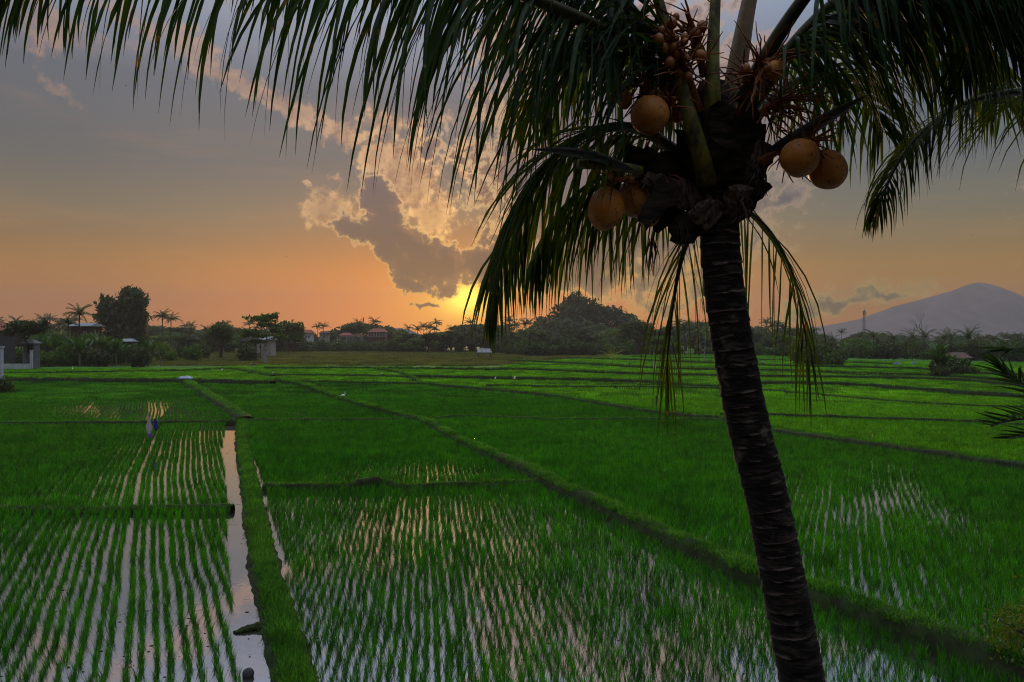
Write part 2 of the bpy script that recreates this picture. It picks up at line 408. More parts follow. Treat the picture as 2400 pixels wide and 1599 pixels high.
# ------------------------------------------------------------------ earth banks between the paddies
MAT_BANK = rough_mat("dark_bank_soil", (0.012, 0.014, 0.006), (0.022, 0.034, 0.010), 2.0, 0.95, 0.1, 0.5)
BANKS = [  # points on the ridge in photo pixels, base width, height, grass density
    ([(650, 890), (720, 904), (804, 934), (880, 955), (962, 975), (1010, 990), (1071, 1024), (1140, 1055), (1224, 1088), (1316, 1135), (1400, 1172), (1480, 1208), (1600, 1262), (1690, 1300), (1774, 1340), (1890, 1368), (2035, 1420), (2180, 1472), (2310, 1515), (2420, 1560), (2600, 1640)], 0.95, 0.44, 4.0),
    ([(566, 985), (568, 1035), (580, 1100), (590, 1150), (598, 1200), (610, 1260), (622, 1330), (644, 1400), (662, 1470), (682, 1540), (708, 1640), (740, 1760)], 0.80, 0.20, 4.5),
    ([(-260, 1189), (0, 1189), (200, 1189), (400, 1188), (545, 1186)], 0.45, 0.24, 0.9),
    ([(-300, 990), (0, 990), (300, 989), (556, 986)], 0.6, 0.34, 0.9),
    ([(575, 985), (700, 983), (850, 983), (962, 980)], 0.7, 0.34, 1.0),
    ([(436, 893), (470, 912), (515, 938), (545, 957), (575, 978)], 1.5, 0.45, 1.2),
    ([(-200, 887), (0, 887), (200, 888), (436, 890), (640, 894)], 1.6, 0.75, 1.0),
    ([(645, 893), (760, 894), (900, 897), (1000, 899), (1060, 904), (1200, 916), (1302, 927), (1455, 952), (1583, 970), (1690, 978), (1803, 1004), (1931, 1024), (2097, 1046), (2262, 1071), (2420, 1094)], 1.0, 0.42, 1.1),
    ([(1000, 981), (1080, 974), (1180, 977), (1328, 981), (1500, 981), (1700, 984)], 0.6, 0.3, 1.0),
    ([(1690, 970), (1800, 971), (2030, 979), (2234, 985), (2420, 996)], 0.7, 0.36, 1.0),
    ([(1140, 902), (1300, 905), (1500, 906), (1690, 909), (1800, 914), (1953, 927), (2106, 940), (2285, 950), (2420, 954)], 0.8, 0.36, 1.0),
    ([(962, 880), (1200, 885), (1378, 888), (1532, 894), (1672, 904), (1800, 895), (1978, 898), (2157, 910), (2420, 928)], 1.3, 0.62, 0.8),
    ([(1140, 866), (1200, 864), (1328, 868), (1455, 873), (1672, 878), (1800, 880), (2180, 886), (2420, 902)], 1.2, 0.55, 0.9),
    ([(1200, 844), (1378, 852), (1560, 862), (1800, 866), (2030, 874), (2183, 878), (2420, 892)], 1.2, 0.6, 0.9),
    ([(1330, 838), (1560, 845), (1800, 855), (2042, 860), (2183, 864), (2290, 872), (2420, 880)], 1.2, 0.6, 0.9),
    ([(640, 878), (800, 879), (970, 882)], 0.9, 0.4, 0.9),
    ([(880, 863), (930, 871), (975, 888), (985, 895)], 0.9, 0.4, 1.0),
    ([(620, 862), (860, 862), (1200, 865)], 1.4, 0.5, 1.2),
    ([(-200, 874), (0, 874), (160, 872), (430, 868), (540, 864), (640, 880)], 1.1, 0.4, 1.0),
    ([(618, 1136), (700, 1136), (800, 1136), (870, 1131), (905, 1127), (940, 1137), (1050, 1134), (1180, 1130), (1270, 1125)], 0.5, 0.26, 2.0),
    ([(1800, 872), (1950, 876), (2100, 881), (2400, 898)], 0.6, 0.3, 0.9),
    ([(1200, 853), (1350, 856), (1500, 859), (1700, 862)], 0.6, 0.3, 0.9),
    ([(1690, 932), (1900, 939), (2100, 946), (2300, 960)], 0.45, 0.24, 0.9),
    ([(1200, 897), (1350, 899), (1480, 900), (1690, 903)], 0.5, 0.26, 0.9),
    ([(1480, 836), (1700, 840), (1900, 846), (2100, 852)], 0.9, 0.5, 0.9),
    ([(590, 962), (640, 963), (690, 970), (730, 982)], 0.5, 0.22, 1.0),
]
bank_lines = []       # (world polyline (n,2), base width, height, density)
for pts, w, h, dens in BANKS:
    wp = [G(u, v, h * 0.8) for u, v in pts]
    L = sum((a - b).length for a, b in zip(wp, wp[1:]))
    n = int(min(260, max(24, L / (0.35 if wp[0].y < 60 else 1.2))))
    line = catmull([Vector((p.x, p.y, 0)) for p in wp], n)
    prof = [(-0.56, -0.08), (-0.46, 0.3), (-0.36, 0.78), (-0.22, 0.97), (0, 1.0), (0.22, 0.97), (0.36, 0.78), (0.46, 0.3), (0.56, -0.08)]
    vt = []
    for i, p in enumerate(line):
        tg = (line[min(i + 1, n)] - line[max(i - 1, 0)]).normalized(); s = Vector((tg.y, -tg.x, 0))
        hh = h * (1 + 0.28 * mnoise.noise(p * 0.6)) * (1.55 if (pts[0][0] == 618 and 0.30 < i / n < 0.44) else 1)
        ww = w * (1 + 0.2 * mnoise.noise(p * 0.45 + Vector((9, 0, 0))))
        for a, z in prof:
            q = p + s * (a * ww)
            j = mnoise.noise(q * 2.2) * 0.06
            vt.append((q.x + j, q.y + j, z * hh + (mnoise.noise(q * 3.0) * 0.05 if z > 0 else 0)))
    b = MB(); b.add(vt, [(i * 9 + k2, i * 9 + k2 + 1, (i + 1) * 9 + k2 + 1, (i + 1) * 9 + k2) for i in range(n) for k2 in range(8)])
    struct(b.build("earth_bank", MAT_BANK, None, True))
    bank_lines.append((np.array([(p.x, p.y) for p in line]), w, h, dens))

def dist_to_line(P, L):
    """distance of points (n,2) to a polyline"""
    best = np.full(len(P), 1e9)
    for a, b in zip(L[:-1], L[1:]):
        ab = b - a; t_ = np.clip(((P - a) @ ab) / max(ab @ ab, 1e-9), 0, 1)
        best = np.minimum(best, np.hypot(*(P - (a + t_[:, None] * ab)).T))
    return best

# ------------------------------------------------------------------ blades: rice and grass
MAT_RICE = leaf_mat("rice_leaf", RICE1 := (0.014, 0.125, 0.003), RICE2 := (0.056, 0.250, 0.005), 0.28, 0.5, 0.10, 0.12, shade=True)
MAT_GRASS = leaf_mat("bank_grass_leaf", (0.018, 0.105, 0.008), (0.072, 0.215, 0.018), 0.45, 0.6, 0.1, 0.5, shade=True)
MAT_DRY = leaf_mat("dry_grass_leaf", (0.07, 0.11, 0.025), (0.14, 0.145, 0.045), 0.4, 0.7, 0.1, 0.03, shade=True)
def blade(b, base, az_, lean, h, w, seg=3, bend=0.5, tw=0.0):
    d = Vector((math.cos(az_), math.sin(az_), 0)); s = Vector((-math.sin(az_ + tw), math.cos(az_ + tw), 0))
    vs = []; p = Vector(base); a = lean
    for i in range(seg + 1):
        f = i / seg
        ww = w * (1 - f) ** 0.7 * (0.75 + 0.6 * f) / 1.0
        if i == seg: vs.append(p.copy())
        else: vs += [p - s * ww / 2, p + s * ww / 2]
        p = p + (d * math.sin(a) + Vector((0, 0, 1)) * math.cos(a)) * (h / seg)
        a += bend / seg
    fs = [(2 * i, 2 * i + 1, 2 * i + 3, 2 * i + 2) for i in range(seg - 1)] + [(2 * seg - 2, 2 * seg - 1, 2 * seg)]
    b.add(vs, fs)
def tuft(name, mat, nb, h, w, spread, lean, bend, seg=3, seed=0):
    random.seed(seed); b = MB()
    for i in range(nb):
        a = random.uniform(0, 6.283); r = spread * math.sqrt(random.random())
        hh = h * random.uniform(0.45, 1.1)
        blade(b, (math.cos(a) * r, math.sin(a) * r, -0.01), a + random.uniform(-.6, .6), random.uniform(0.02, lean), hh, w * random.uniform(.7, 1.2), seg, random.uniform(0.1, bend), random.uniform(-1.2, 1.2))
    return shaded(b.mesh(name, mat), 2 * seg + 1)
def shaded(me, per):
    n = len(me.vertices) // per; a = me.attributes.new('shade', 'FLOAT', 'POINT')
    a.data.foreach_set('value', np.repeat(np.random.default_rng(n).random(n) ** 1.2, per).astype(np.float32)); return me
def source_collection(name, meshes):
    c_ = bpy.data.collections.new(name)
    for i, me in enumerate(meshes):
        o = bpy.data.objects.new("%s_%02d" % (name, i), me); c_.objects.link(o)
    return c_
def scatter(name, P, RZ, SCL, IDX, coll, kind='stuff', tilt=None):
    me = bpy.data.meshes.new(name); me.vertices.add(len(P))
    me.vertices.foreach_set('co', np.asarray(P, dtype=np.float32).ravel())
    a = me.attributes.new('scl', 'FLOAT_VECTOR', 'POINT')
    sc_ = np.asarray(SCL, dtype=np.float32)
    if sc_.ndim == 1: sc_ = np.stack([sc_] * 3, 1)
    a.data.foreach_set('vector', sc_.ravel())
    a = me.attributes.new('rot', 'FLOAT_VECTOR', 'POINT'); rr = np.zeros((len(P), 3), np.float32); rr[:, 2] = RZ
    if tilt is not None: rr[:, 0] = tilt[0]; rr[:, 1] = tilt[1]
    a.data.foreach_set('vector', rr.ravel())
    a = me.attributes.new('idx', 'INT', 'POINT'); a.data.foreach_set('value', np.asarray(IDX, dtype=np.int32))
    me.update()
    ng = bpy.data.node_groups.new(name, 'GeometryNodeTree')
    ng.interface.new_socket('Geometry', in_out='INPUT', socket_type='NodeSocketGeometry')
    ng.interface.new_socket('Geometry', in_out='OUTPUT', socket_type='NodeSocketGeometry')
    N = ng.nodes; L = ng.links
    gi = N.new('NodeGroupInput'); go = N.new('NodeGroupOutput')
    ins = N.new('GeometryNodeInstanceOnPoints'); ci = N.new('GeometryNodeCollectionInfo')
    ci.inputs['Collection'].default_value = coll; ci.inputs['Separate Children'].default_value = True; ci.inputs['Reset Children'].default_value = True
    def attr(nm, typ):
        q = N.new('GeometryNodeInputNamedAttribute'); q.data_type = typ; q.inputs['Name'].default_value = nm; return q.outputs[0]
    e2r = N.new('FunctionNodeEulerToRotation'); L.new(attr('rot', 'FLOAT_VECTOR'), e2r.inputs[0])
    L.new(gi.outputs[0], ins.inputs['Points']); L.new(ci.outputs[0], ins.inputs['Instance'])
    ins.inputs['Pick Instance'].default_value = True
    L.new(attr('idx', 'INT'), ins.inputs['Instance Index']); L.new(e2r.outputs[0], ins.inputs['Rotation']); L.new(attr('scl', 'FLOAT_VECTOR'), ins.inputs['Scale'])
    L.new(ins.outputs[0], go.inputs[0])
    o = link(name, me); o.modifiers.new(name, 'NODES').node_group = ng
    return tag(o, kind=kind)

RICE_T = [tuft("rice_plant", MAT_RICE, 24, 0.35, 0.0105, 0.035, 0.30, 0.75, 3, 100 + i) for i in range(8)]
MAT_RICE_FAR = leaf_mat("rice_leaf_young", (0.050, 0.25, 0.004), (0.13, 0.40, 0.008), 0.42, 0.5, 0.10, 0.03, shade=True)
RICE_TY = [tuft("rice_plant", MAT_RICE_FAR, 22, 0.34, 0.0115, 0.035, 0.32, 0.8, 3, 100 + i) for i in range(4)]
def patch(name, mat, size, n, nb, h, w, seed):
    random.seed(seed); b = MB()
    for i in range(n):
        row = 0.31 if size < 3 else 0.0
        x, y = random.uniform(-size / 2, size / 2), random.uniform(-size / 2, size / 2)
        if row: x = round(x / row) * row + random.gauss(0, .03)
        for j in range(nb):
            a = random.uniform(0, 6.283)
            blade(b, (x + random.uniform(-.06, .06), y + random.uniform(-.06, .06), 0), a, random.uniform(0, .4), h * random.uniform(.7, 1.1), w, 2, .5, random.uniform(-1, 1))
    return shaded(b.mesh(name, mat), 5)
RICE_P = [patch("rice_patch", MAT_RICE_FAR, 2.2, 95, 5, 0.40, 0.022, 300 + i) for i in range(4)] + [patch("rice_patch", MAT_RICE, 2.2, 95, 5, 0.40, 0.022, 310 + i) for i in range(2)]
RICE_COLL = source_collection("rice", RICE_T + RICE_P + RICE_TY)     # 0-7 tufts, 8-11 young patches, 12-13 patches, 14-17 young tufts
def young(u, v):
    return v < np.interp(u, [-300, 436, 640, 1000, 1060, 1200, 1302, 1455, 1583, 1690, 1803, 1931, 2097, 2262, 2420], [889, 893, 894, 899, 904, 916, 927, 952, 970, 978, 1004, 1024, 1046, 1071, 1094])
GRASS_T = [tuft("grass_tuft", MAT_GRASS, 15, 0.26, 0.012, 0.08, 0.75, 1.1, 3, 200 + i) for i in range(6)]
GRASS_COLL = source_collection("grass", GRASS_T)

def interp_u(v, tab):
    tab = sorted(tab, key=lambda p: p[0]); return np.interp(v, [p[0] for p in tab], [p[1] for p in tab])
CANAL_L = [(985, 534), (1008, 532), (1058, 523), (1116, 532), (1178, 536), (1198, 540), (1293, 534), (1343, 542), (1426, 548), (1530, 561), (1596, 582), (1640, 590)]
PATH_L = [(985, 552), (1008, 550), (1058, 548), (1116, 555), (1165, 562), (1240, 569), (1302, 573), (1364, 588), (1426, 602), (1480, 613), (1571, 629), (1640, 640)]
PATH_R = [(985, 577), (1033, 579), (1082, 592), (1149, 610), (1198, 613), (1302, 633), (1364, 662), (1447, 679), (1488, 704), (1596, 724), (1640, 735)]
MAIN = [(890, 650), (934, 804), (975, 962), (1024, 1071), (1088, 1224), (1135, 1316), (1208, 1480), (1300, 1690), (1340, 1774), (1420, 2035), (1515, 2310), (1640, 2600)]
def grid(az_deg, sr, sp, y0, y1, curve=0.0, seed=1):
    r = np.random.default_rng(seed)
    a = R(az_deg); f = np.array([math.sin(a), math.cos(a)]); s = np.array([math.cos(a), -math.sin(a)])
    ext = y1 * 1.35
    I = np.arange(-ext, ext, sr); J = np.arange(-ext * .25, ext, sp)
    A, B = np.meshgrid(I, J, indexing='ij'); A = A.ravel(); B = B.ravel()
    row = np.repeat(np.arange(len(I)), len(J))
    A = A + curve * np.sin(B * 0.11 + 0.6) + 0.03 * np.sin(B * 0.45 + A * 0.3) + 0.015 * np.sin(B * 1.3 + A * 1.1) + r.normal(0, sr * (0.10 if az_deg < -10 else 0.17), len(A)) + (r.normal(0, 0.03 if az_deg < -10 else 0.008, len(I)))[row]
    B = B + r.uniform(-sp * .35, sp * .35, len(B))
    P = A[:, None] * s + B[:, None] * f
    ok = (P[:, 1] > y0) & (P[:, 1] < y1) & (np.abs(P[:, 0]) < P[:, 1] * 0.72 + 1.5)
    return P[ok]
def vnoise(P, sc, seed=0.0):
    return np.array([mnoise.noise(Vector((x * sc + seed, y * sc, seed * 1.7))) for x, y in P])
def proj(P, z=0.0):
    return 1200 + P[:, 0] / P[:, 1] * F, V0 + (HC - z) / P[:, 1] * F
NEAR_END = 80.0
def split(P):
    u, v = proj(P)
    left = np.where(v > 985, u < interp_u(v, CANAL_L) - 5, u < np.interp(v, [893, 912, 938, 957, 985], [436, 470, 515, 545, 570]))
    cen = (v > 985) & (u > interp_u(v, PATH_R)) & (u < interp_u(v, MAIN))
    right = ~left & ((v <= 985) | (u > interp_u(v, MAIN)))
    return left, cen, right, u, v
pts = []; scl = []
for key, az_d, sr, sp, curve in (('L', -24.5, 0.27, 0.12, 0.25), ('C', -6.0, 0.215, 0.135, 0.15), ('R', 25.0, 0.25, 0.14, 0.2)):
    P = grid(az_d, sr, sp, 8.5, NEAR_END, curve, seed=ord(key))
    l, c_, r_, u, v = split(P)
    sel = {'L': l, 'C': c_, 'R': r_}[key]
    P = P[sel]; u = u[sel]; v = v[sel]
    n1 = vnoise(P, 0.33, 3.1); n2 = vnoise(P, 0.09, 7.7); rr = rng.random(len(P))
    h = 0.92 + 0.18 * n1 + rng.normal(0, 0.08, len(P)); keep = np.ones(len(P), bool)
    if key == 'L':
        h = np.where(v > 1195, 0.86, 0.86) + 0.16 * n1 + rng.normal(0, 0.07, len(P))
        corner = np.exp(-((u - 490) / 90) ** 2 - ((v - 1240) / 70) ** 2) + 1.2 * np.exp(-((v - 1200) / 22) ** 2) + 0.9 * np.exp(-((u - 20) / 170) ** 2 - ((v - 1080) / 60) ** 2) + 0.5 * ((v < 1040) & (v > 992))
        h += 0.32 * np.clip(corner, 0, 1.2)
        up = v < 985
        dry_ = np.exp(-((u - 260) / 190) ** 2 - ((v - 962) / 26) ** 2)
        h = np.where(up, 1.02 - 0.62 * dry_ + 0.1 * n1, h)
        keep &= ~((v > 985) & (n1 + 0.6 * n2 > 0.62) & (rr < 0.5))
        keep &= ~((v > 1195) & (rr < 0.08))
        keep &= ~(up & (dry_ > 0.45) & (rr < 0.25))
    if key == 'C':
        h = 0.91 + 0.22 * n1 + rng.normal(0, 0.15, len(P)) + 0.32 * np.clip((1165 - v) / 100, -0.1, 1)
        wet = np.exp(-((u - 1000) / 260) ** 2 - ((v - 1110) / 26) ** 2)
        h -= 0.42 * wet * (v < 1125)
        keep &= ~((rr < 0.12 + 0.24 * (n2 + n1 * .6 > 0.3)) & (v > 1180))
        keep &= ~((u < interp_u(v, PATH_R) + (v - 985) * 0.10) & (n1 > -0.2))
    if key == 'R':
        h = 1.18 + 0.15 * n1 + rng.normal(0, 0.07, len(P))
        wet = np.exp(-((u - 2080 - (v - 1190)) / 190) ** 2 - ((v - 1190 - 30 * np.sin(u * 0.02)) / 52) ** 2) + 0.7 * np.exp(-((u - 2000) / 200) ** 2 - ((v - 1400) / 40) ** 2)
        h -= 0.55 * np.clip(wet + 0.25 * n1, 0, 1)
        keep &= ~((wet > 0.5) & (rr < 0.22))
    for L_, w, hh, _ in bank_lines:
        if L_[:, 1].min() < NEAR_END + 5:
            keep &= dist_to_line(P, L_) > w * 0.5
    P = P[keep]; h = np.clip(h[keep], 0.3, 1.5)
    pts.append(P); scl.append(h)
P = np.concatenate(pts); Hs = np.concatenate(scl)
RZ = rng.uniform(0, 6.283, len(P)); IX = rng.integers(0, 8, len(P))
IX = np.where(young(*proj(P)), 14 + IX % 4, IX)
WS = Hs * rng.uniform(0.8, 1.15, len(P))
u, v = proj(P)
inview = (v < 1612) & (u > -10) & (u < 2410)
order = np.argsort(np.where(inview, P[:, 1], 1e9))
front = order[:300]
for i in front:
    o = link("rice_plant", RICE_T[IX[i]])
    o.location = (P[i, 0], P[i, 1], 0.0); o.rotation_euler = (0, 0, RZ[i]); o.scale = (WS[i], WS[i], Hs[i])
    kk = 0 if P[i, 0] / P[i, 1] * F + 1200 < 640 else 1 if P[i, 0] / P[i, 1] * F + 1200 < 1850 else 2
    tag(o, ("clump of green rice blades in the flooded rows left of the water channel, bottom edge", "clump of green rice blades in the flooded paddy between path and palm trunk, bottom edge",
            "clump of green rice blades in the flooded corner right of the palm trunk, bottom edge")[kk], "rice plant", ("front rice clumps left of the channel", "front rice clumps right of the path", "front rice clumps right of the palm trunk")[kk])
rest = np.setdiff1d(np.arange(len(P)), front)
# farther than NEAR_END the rows close up: patches of many blades
Q = []
for y0, y1, st_ in ((NEAR_END, 360.0, 1.9),):
    yy = np.arange(y0, y1, st_)
    for y in yy:
        xx = np.arange(-y * 0.71 - 2, y * 0.71 + 2, st_)
        Q.append(np.stack([xx + rng.uniform(-.4, .4, len(xx)), np.full(len(xx), y) + rng.uniform(-.4, .4, len(xx))], 1))
Q = np.concatenate(Q)
u, v = proj(Q)
ok = v > np.interp(u, [-100, 0, 350, 420, 620, 880, 1150, 1250, 1500, 1750, 2000, 2400], [872, 868, 864, 866, 858, 862, 866, 848, 833, 832, 846, 852])
Q = Q[ok]; keep = np.ones(len(Q), bool)
for L_, w, hh, _ in bank_lines:
    if L_[:, 1].max() > NEAR_END - 5: keep &= dist_to_line(Q, L_) > w * 0.5 + 0.4
Q = Q[keep]
hq = rng.uniform(0.85, 1.1, len(Q)) * (1 + 0.1 * vnoise(Q, 0.05, 2.2))
PP = np.concatenate([np.c_[P[rest], np.zeros(len(rest))], np.c_[Q, np.zeros(len(Q))]])
SS = np.concatenate([np.c_[WS[rest], WS[rest], Hs[rest]], np.c_[np.ones(len(Q)), np.ones(len(Q)), hq]])
RR = np.concatenate([RZ[rest], rng.integers(0, 2, len(Q)) * 3.14159 - 0.2])
II = np.concatenate([IX[rest], np.where(young(*proj(Q)), 8 + rng.integers(0, 4, len(Q)), 12 + rng.integers(0, 2, len(Q)))])
o = scatter("rice", PP, RR, SS, II, RICE_COLL)
print("rice instances", len(PP))

# ------------------------------------------------------------------ grass on the banks
GP = []; GS = []
for L_, w, h, dens in bank_lines:
    seg = np.hypot(*np.diff(L_, axis=0).T); cum = np.r_[0, np.cumsum(seg)]; tot = cum[-1]
    n = int(tot * dens * 75 * w)
    y_ = L_[:, 1].mean()
    n = int(n * np.clip(40 / y_, 0.28, 1.6))
    s_ = rng.uniform(0, tot, n)
    x = np.interp(s_, cum, L_[:, 0]); y = np.interp(s_, cum, L_[:, 1])
    kx = np.interp(s_ + .2, cum, L_[:, 0]) - x; ky = np.interp(s_ + .2, cum, L_[:, 1]) - y
    ln = np.hypot(kx, ky) + 1e-9; a = np.where(rng.random(n) < 0.88, rng.uniform(-0.33, 0.33, n), rng.uniform(-0.48, 0.48, n))
    z = h * np.interp(np.abs(a), [0, .22, .36, .46], [.95, .92, .72, .25])
    ok = (y > 8)
    GP.append(np.c_[x + ky / ln * a * w, y - kx / ln * a * w, z][ok])
    GS.append((np.clip(y / 70, 0.75, 2.3) * (rng.uniform(0.35, 0.85, n) + 0.55 * (rng.random(n) < 0.10)) * (1 + 0.35 * np.sin(x * 2.3) * np.sin(y * 1.7)))[ok])
GP = np.concatenate(GP); GS = np.concatenate(GS)
scatter("bank_grass", GP, rng.uniform(0, 6.28, len(GP)), GS, rng.integers(0, 6, len(GP)), GRASS_COLL)
print("grass", len(GP))
# dry grass on the far fallow field
DRY_COLL = source_collection("dry_grass", [patch("dry_grass_patch", MAT_DRY, 4.0, 120, 3, 0.55, 0.05, 400 + i) for i in range(3)])
Q = np.c_[rng.uniform(-290, 60, 13000), rng.uniform(188, 470, 13000)]
u, v = proj(Q)
ok = (u > -20) & (u < 1420) & (v < np.interp(u, [0, 350, 420, 620, 880, 1150, 1250, 1420], [858, 860, 862, 856, 860, 860, 845, 838]))
Q = Q[ok]
scatter("dry_grass", np.c_[Q, np.full(len(Q), -0.05)], rng.uniform(0, 6.28, len(Q)), rng.uniform(.7, 1.3, len(Q)), rng.integers(0, 3, len(Q)), DRY_COLL)

# bits of straw, mud and weed afloat between the rows
random.seed(21); b = MB()
for i in range(320):
    v_ = random.uniform(1200, 1600); u_ = random.uniform(0, 1900); p = G(u_, v_)
    if 545 < u_ < 720 and not (560 < u_ < 590): continue
    b.ball(p + Vector((0, 0, .004)), random.uniform(.008, .03), 6, 4, (random.uniform(.6, 2.2), random.uniform(.6, 1.6), .35))
tag(b.build("floating_debris", MAT_BANK), kind='stuff')
# ------------------------------------------------------------------ coconut palm in front
def frond_leaf_mat(name, c1, c2, yel, trans):
    m, t = mat_new(name)
    tc_ = t.new('ShaderNodeTexCoord'); geo = t.new('ShaderNodeNewGeometry')
    n, _ = t.noise(tc_.outputs['Object'], 1.3, 3, 0.6); n2, _ = t.noise(tc_.outputs['Object'], 9.0, 4, 0.65)
    c = t.mix(t.smooth(n, 0.35, 0.65), c1, c2)
    c = t.mix(t.smooth(n2, 0.60, 0.70), c, yel)
    p = principled(t, c, 0.5, 0.10)
    tr = t.new('ShaderNodeBsdfTranslucent'); t.put(tr.inputs[0], t.mix(1.0, c, (2.0, 1.5, 0.35, 1), 'MULTIPLY'))
    mx = t.new('ShaderNodeMixShader'); mx.inputs[0].default_value = trans
    t.l.new(p, mx.inputs[1]); t.l.new(tr.outputs[0], mx.inputs[2])
    return finish(m, t, mx.outputs[0])
MAT_FROND = frond_leaf_mat("palm_leaflet", (0.006, 0.022, 0.006), (0.013, 0.038, 0.008), (0.10, 0.075, 0.008), 0.46)
MAT_FROND_Y = frond_leaf_mat("palm_leaflet_yellowing", (0.016, 0.042, 0.008), (0.038, 0.066, 0.008), (0.18, 0.125, 0.010), 0.52)
MAT_RACHIS = rough_mat("palm_midrib", (0.016, 0.017, 0.006), (0.055, 0.050, 0.012), 6.0, 0.6, 0.3, 0.2)
MAT_PETIOLE = rough_mat("palm_leaf_stalk", (0.012, 0.012, 0.004), (0.14, 0.125, 0.016), 16.0, 0.6, 0.2, 0.25, 6, 0.03, (1, 1, .5))
MAT_PETIOLE_B = rough_mat("palm_leaf_stalk_brown", (0.09, 0.05, 0.015), (0.16, 0.09, 0.03), 6.0, 0.6, 0.3, 0.15)

def leaflet_geo(b, base, d0, L, w, sag, fold_dir, seg=6, curl=0.0):
    """strap shaped leaflet, folded along its midrib, sagging under its own weight"""
    p = Vector(base); d = d0.normalized(); vs = []
    for i in range(seg + 1):
        f = i / seg
        s = d.cross(fold_dir)
        s = s.normalized() if s.length > 1e-4 else Vector((1, 0, 0))
        nrm = s.cross(d)
        ww = w * min(1.0, 0.35 + f * 4) * (1 - f ** 2.2) ** 0.8 + 0.0012
        vs += [p - s * ww / 2 + nrm * ww * 0.16, p.copy(), p + s * ww / 2 + nrm * ww * 0.16]
        g = sag * (0.25 + 0.9 * f)
        d = (d * (1 - g) + Vector((curl * f, 0, -1)) * g).normalized()
        p = p + d * (L / seg)
    fs = []
    for i in range(seg):
        o = i * 3
        fs += [(o, o + 1, o + 4, o + 3), (o + 1, o + 2, o + 5, o + 4)]
    b.add(vs, fs)

def frond(parent, ctrl, n, Lmid, mat, t0=0.12, sweep=0.6, sag=0.35, w=0.034, rw=(0.05, 0.006), rmat=None, single=False, seed=1, lp=None, sides=(-1, 1), out_up=0.1, tip_len=0.35, name="frond", miss=0.03, flat=0.8, side_w=1.0):
    """one leaf: midrib mesh as the part; leaflets as sub-parts"""
    random.seed(seed)
    line = catmull([W(*c) for c in ctrl], 40)
    rad = [rw[0] * (1 - i / 40) ** 1.1 + rw[1] for i in range(41)]
    fr = MB().tube(line, rad, 7, True, flat).build(name, rmat or MAT_RACHIS, parent, True)
    allb = MB()
    for i in range(n):
        for sd_ in sides:
            t_ = t0 + (1 - t0) * (i + random.uniform(0, 0.6)) / n
            if random.random() < miss: continue
            q = min(t_, 0.999) * 40; j = int(q); fr_ = q - j
            p = line[j].lerp(line[j + 1], fr_); tg = (line[j + 1] - line[j]).normalized()
            side = tg.cross(Vector((0, 0, 1)))
            side = side.normalized() if side.length > 0.05 else Vector((1, 0, 0))
            sw = sweep * (0.55 + 0.9 * t_)
            d0 = side * sd_ * side_w * (1 - 0.35 * t_) + tg * sw + Vector((0, 0, out_up)) + Vector([random.gauss(0, 0.12) for _ in range(3)])
            prof = np.interp(t_, [0, 0.1, 0.35, 0.7, 0.9, 1.0], [0.55, 0.8, 1.0, 0.9, 0.6, tip_len]) if lp is None else np.interp(t_, lp[0], lp[1])
            L = Lmid * prof * random.uniform(0.74, 1.14)
            fold = Vector((random.gauss(0, .55), random.gauss(0, .55), 1))
            b = MB() if single else allb
            leaflet_geo(b, p, d0, L, w * random.uniform(0.75, 1.15) * (0.7 + 0.3 * prof), sag * random.uniform(0.8, 1.25), fold, 6 if single else 5, random.gauss(0, 0.10))
            if single: b.build("leaflet", mat, fr)
    if not single:
        o = allb.build("leaflets", mat, fr); o['kind'] = 'stuff'
    return fr

palm = thing("coconut_palm", "tall leaning coconut palm in the foreground hung with orange coconuts", "palm tree", (2.62, 4.55, 0))
bpy.context.view_layer.update()
class Sub:   # parts are built in world space, then parented without moving
    pass
def adopt(o, root):
    o.parent = root; o.matrix_parent_inverse = root.matrix_world.inverted(); return o
_build0 = MB.build
def _build(s, name, mat, parent=None, smooth=False):
    o = _build0(s, name, mat, None, smooth)
    if parent is not None:
        bpy.context.view_layer.update() if parent.get('_dirty') else None
        o.parent = parent
        wm_ = parent['_wm'] if '_wm' in parent else None
        if wm_ is not None: o.matrix_parent_inverse = Matrix.Translation(-Vector(wm_))
        if wm_ is not None: o['_wm_c'] = 0
    return o
def keep_world(root):
    """children built in world coordinates stay there although the root stands at the thing's base"""
    inv = Matrix.Translation(-root.location)
    for c in root.children: c.matrix_parent_inverse = inv

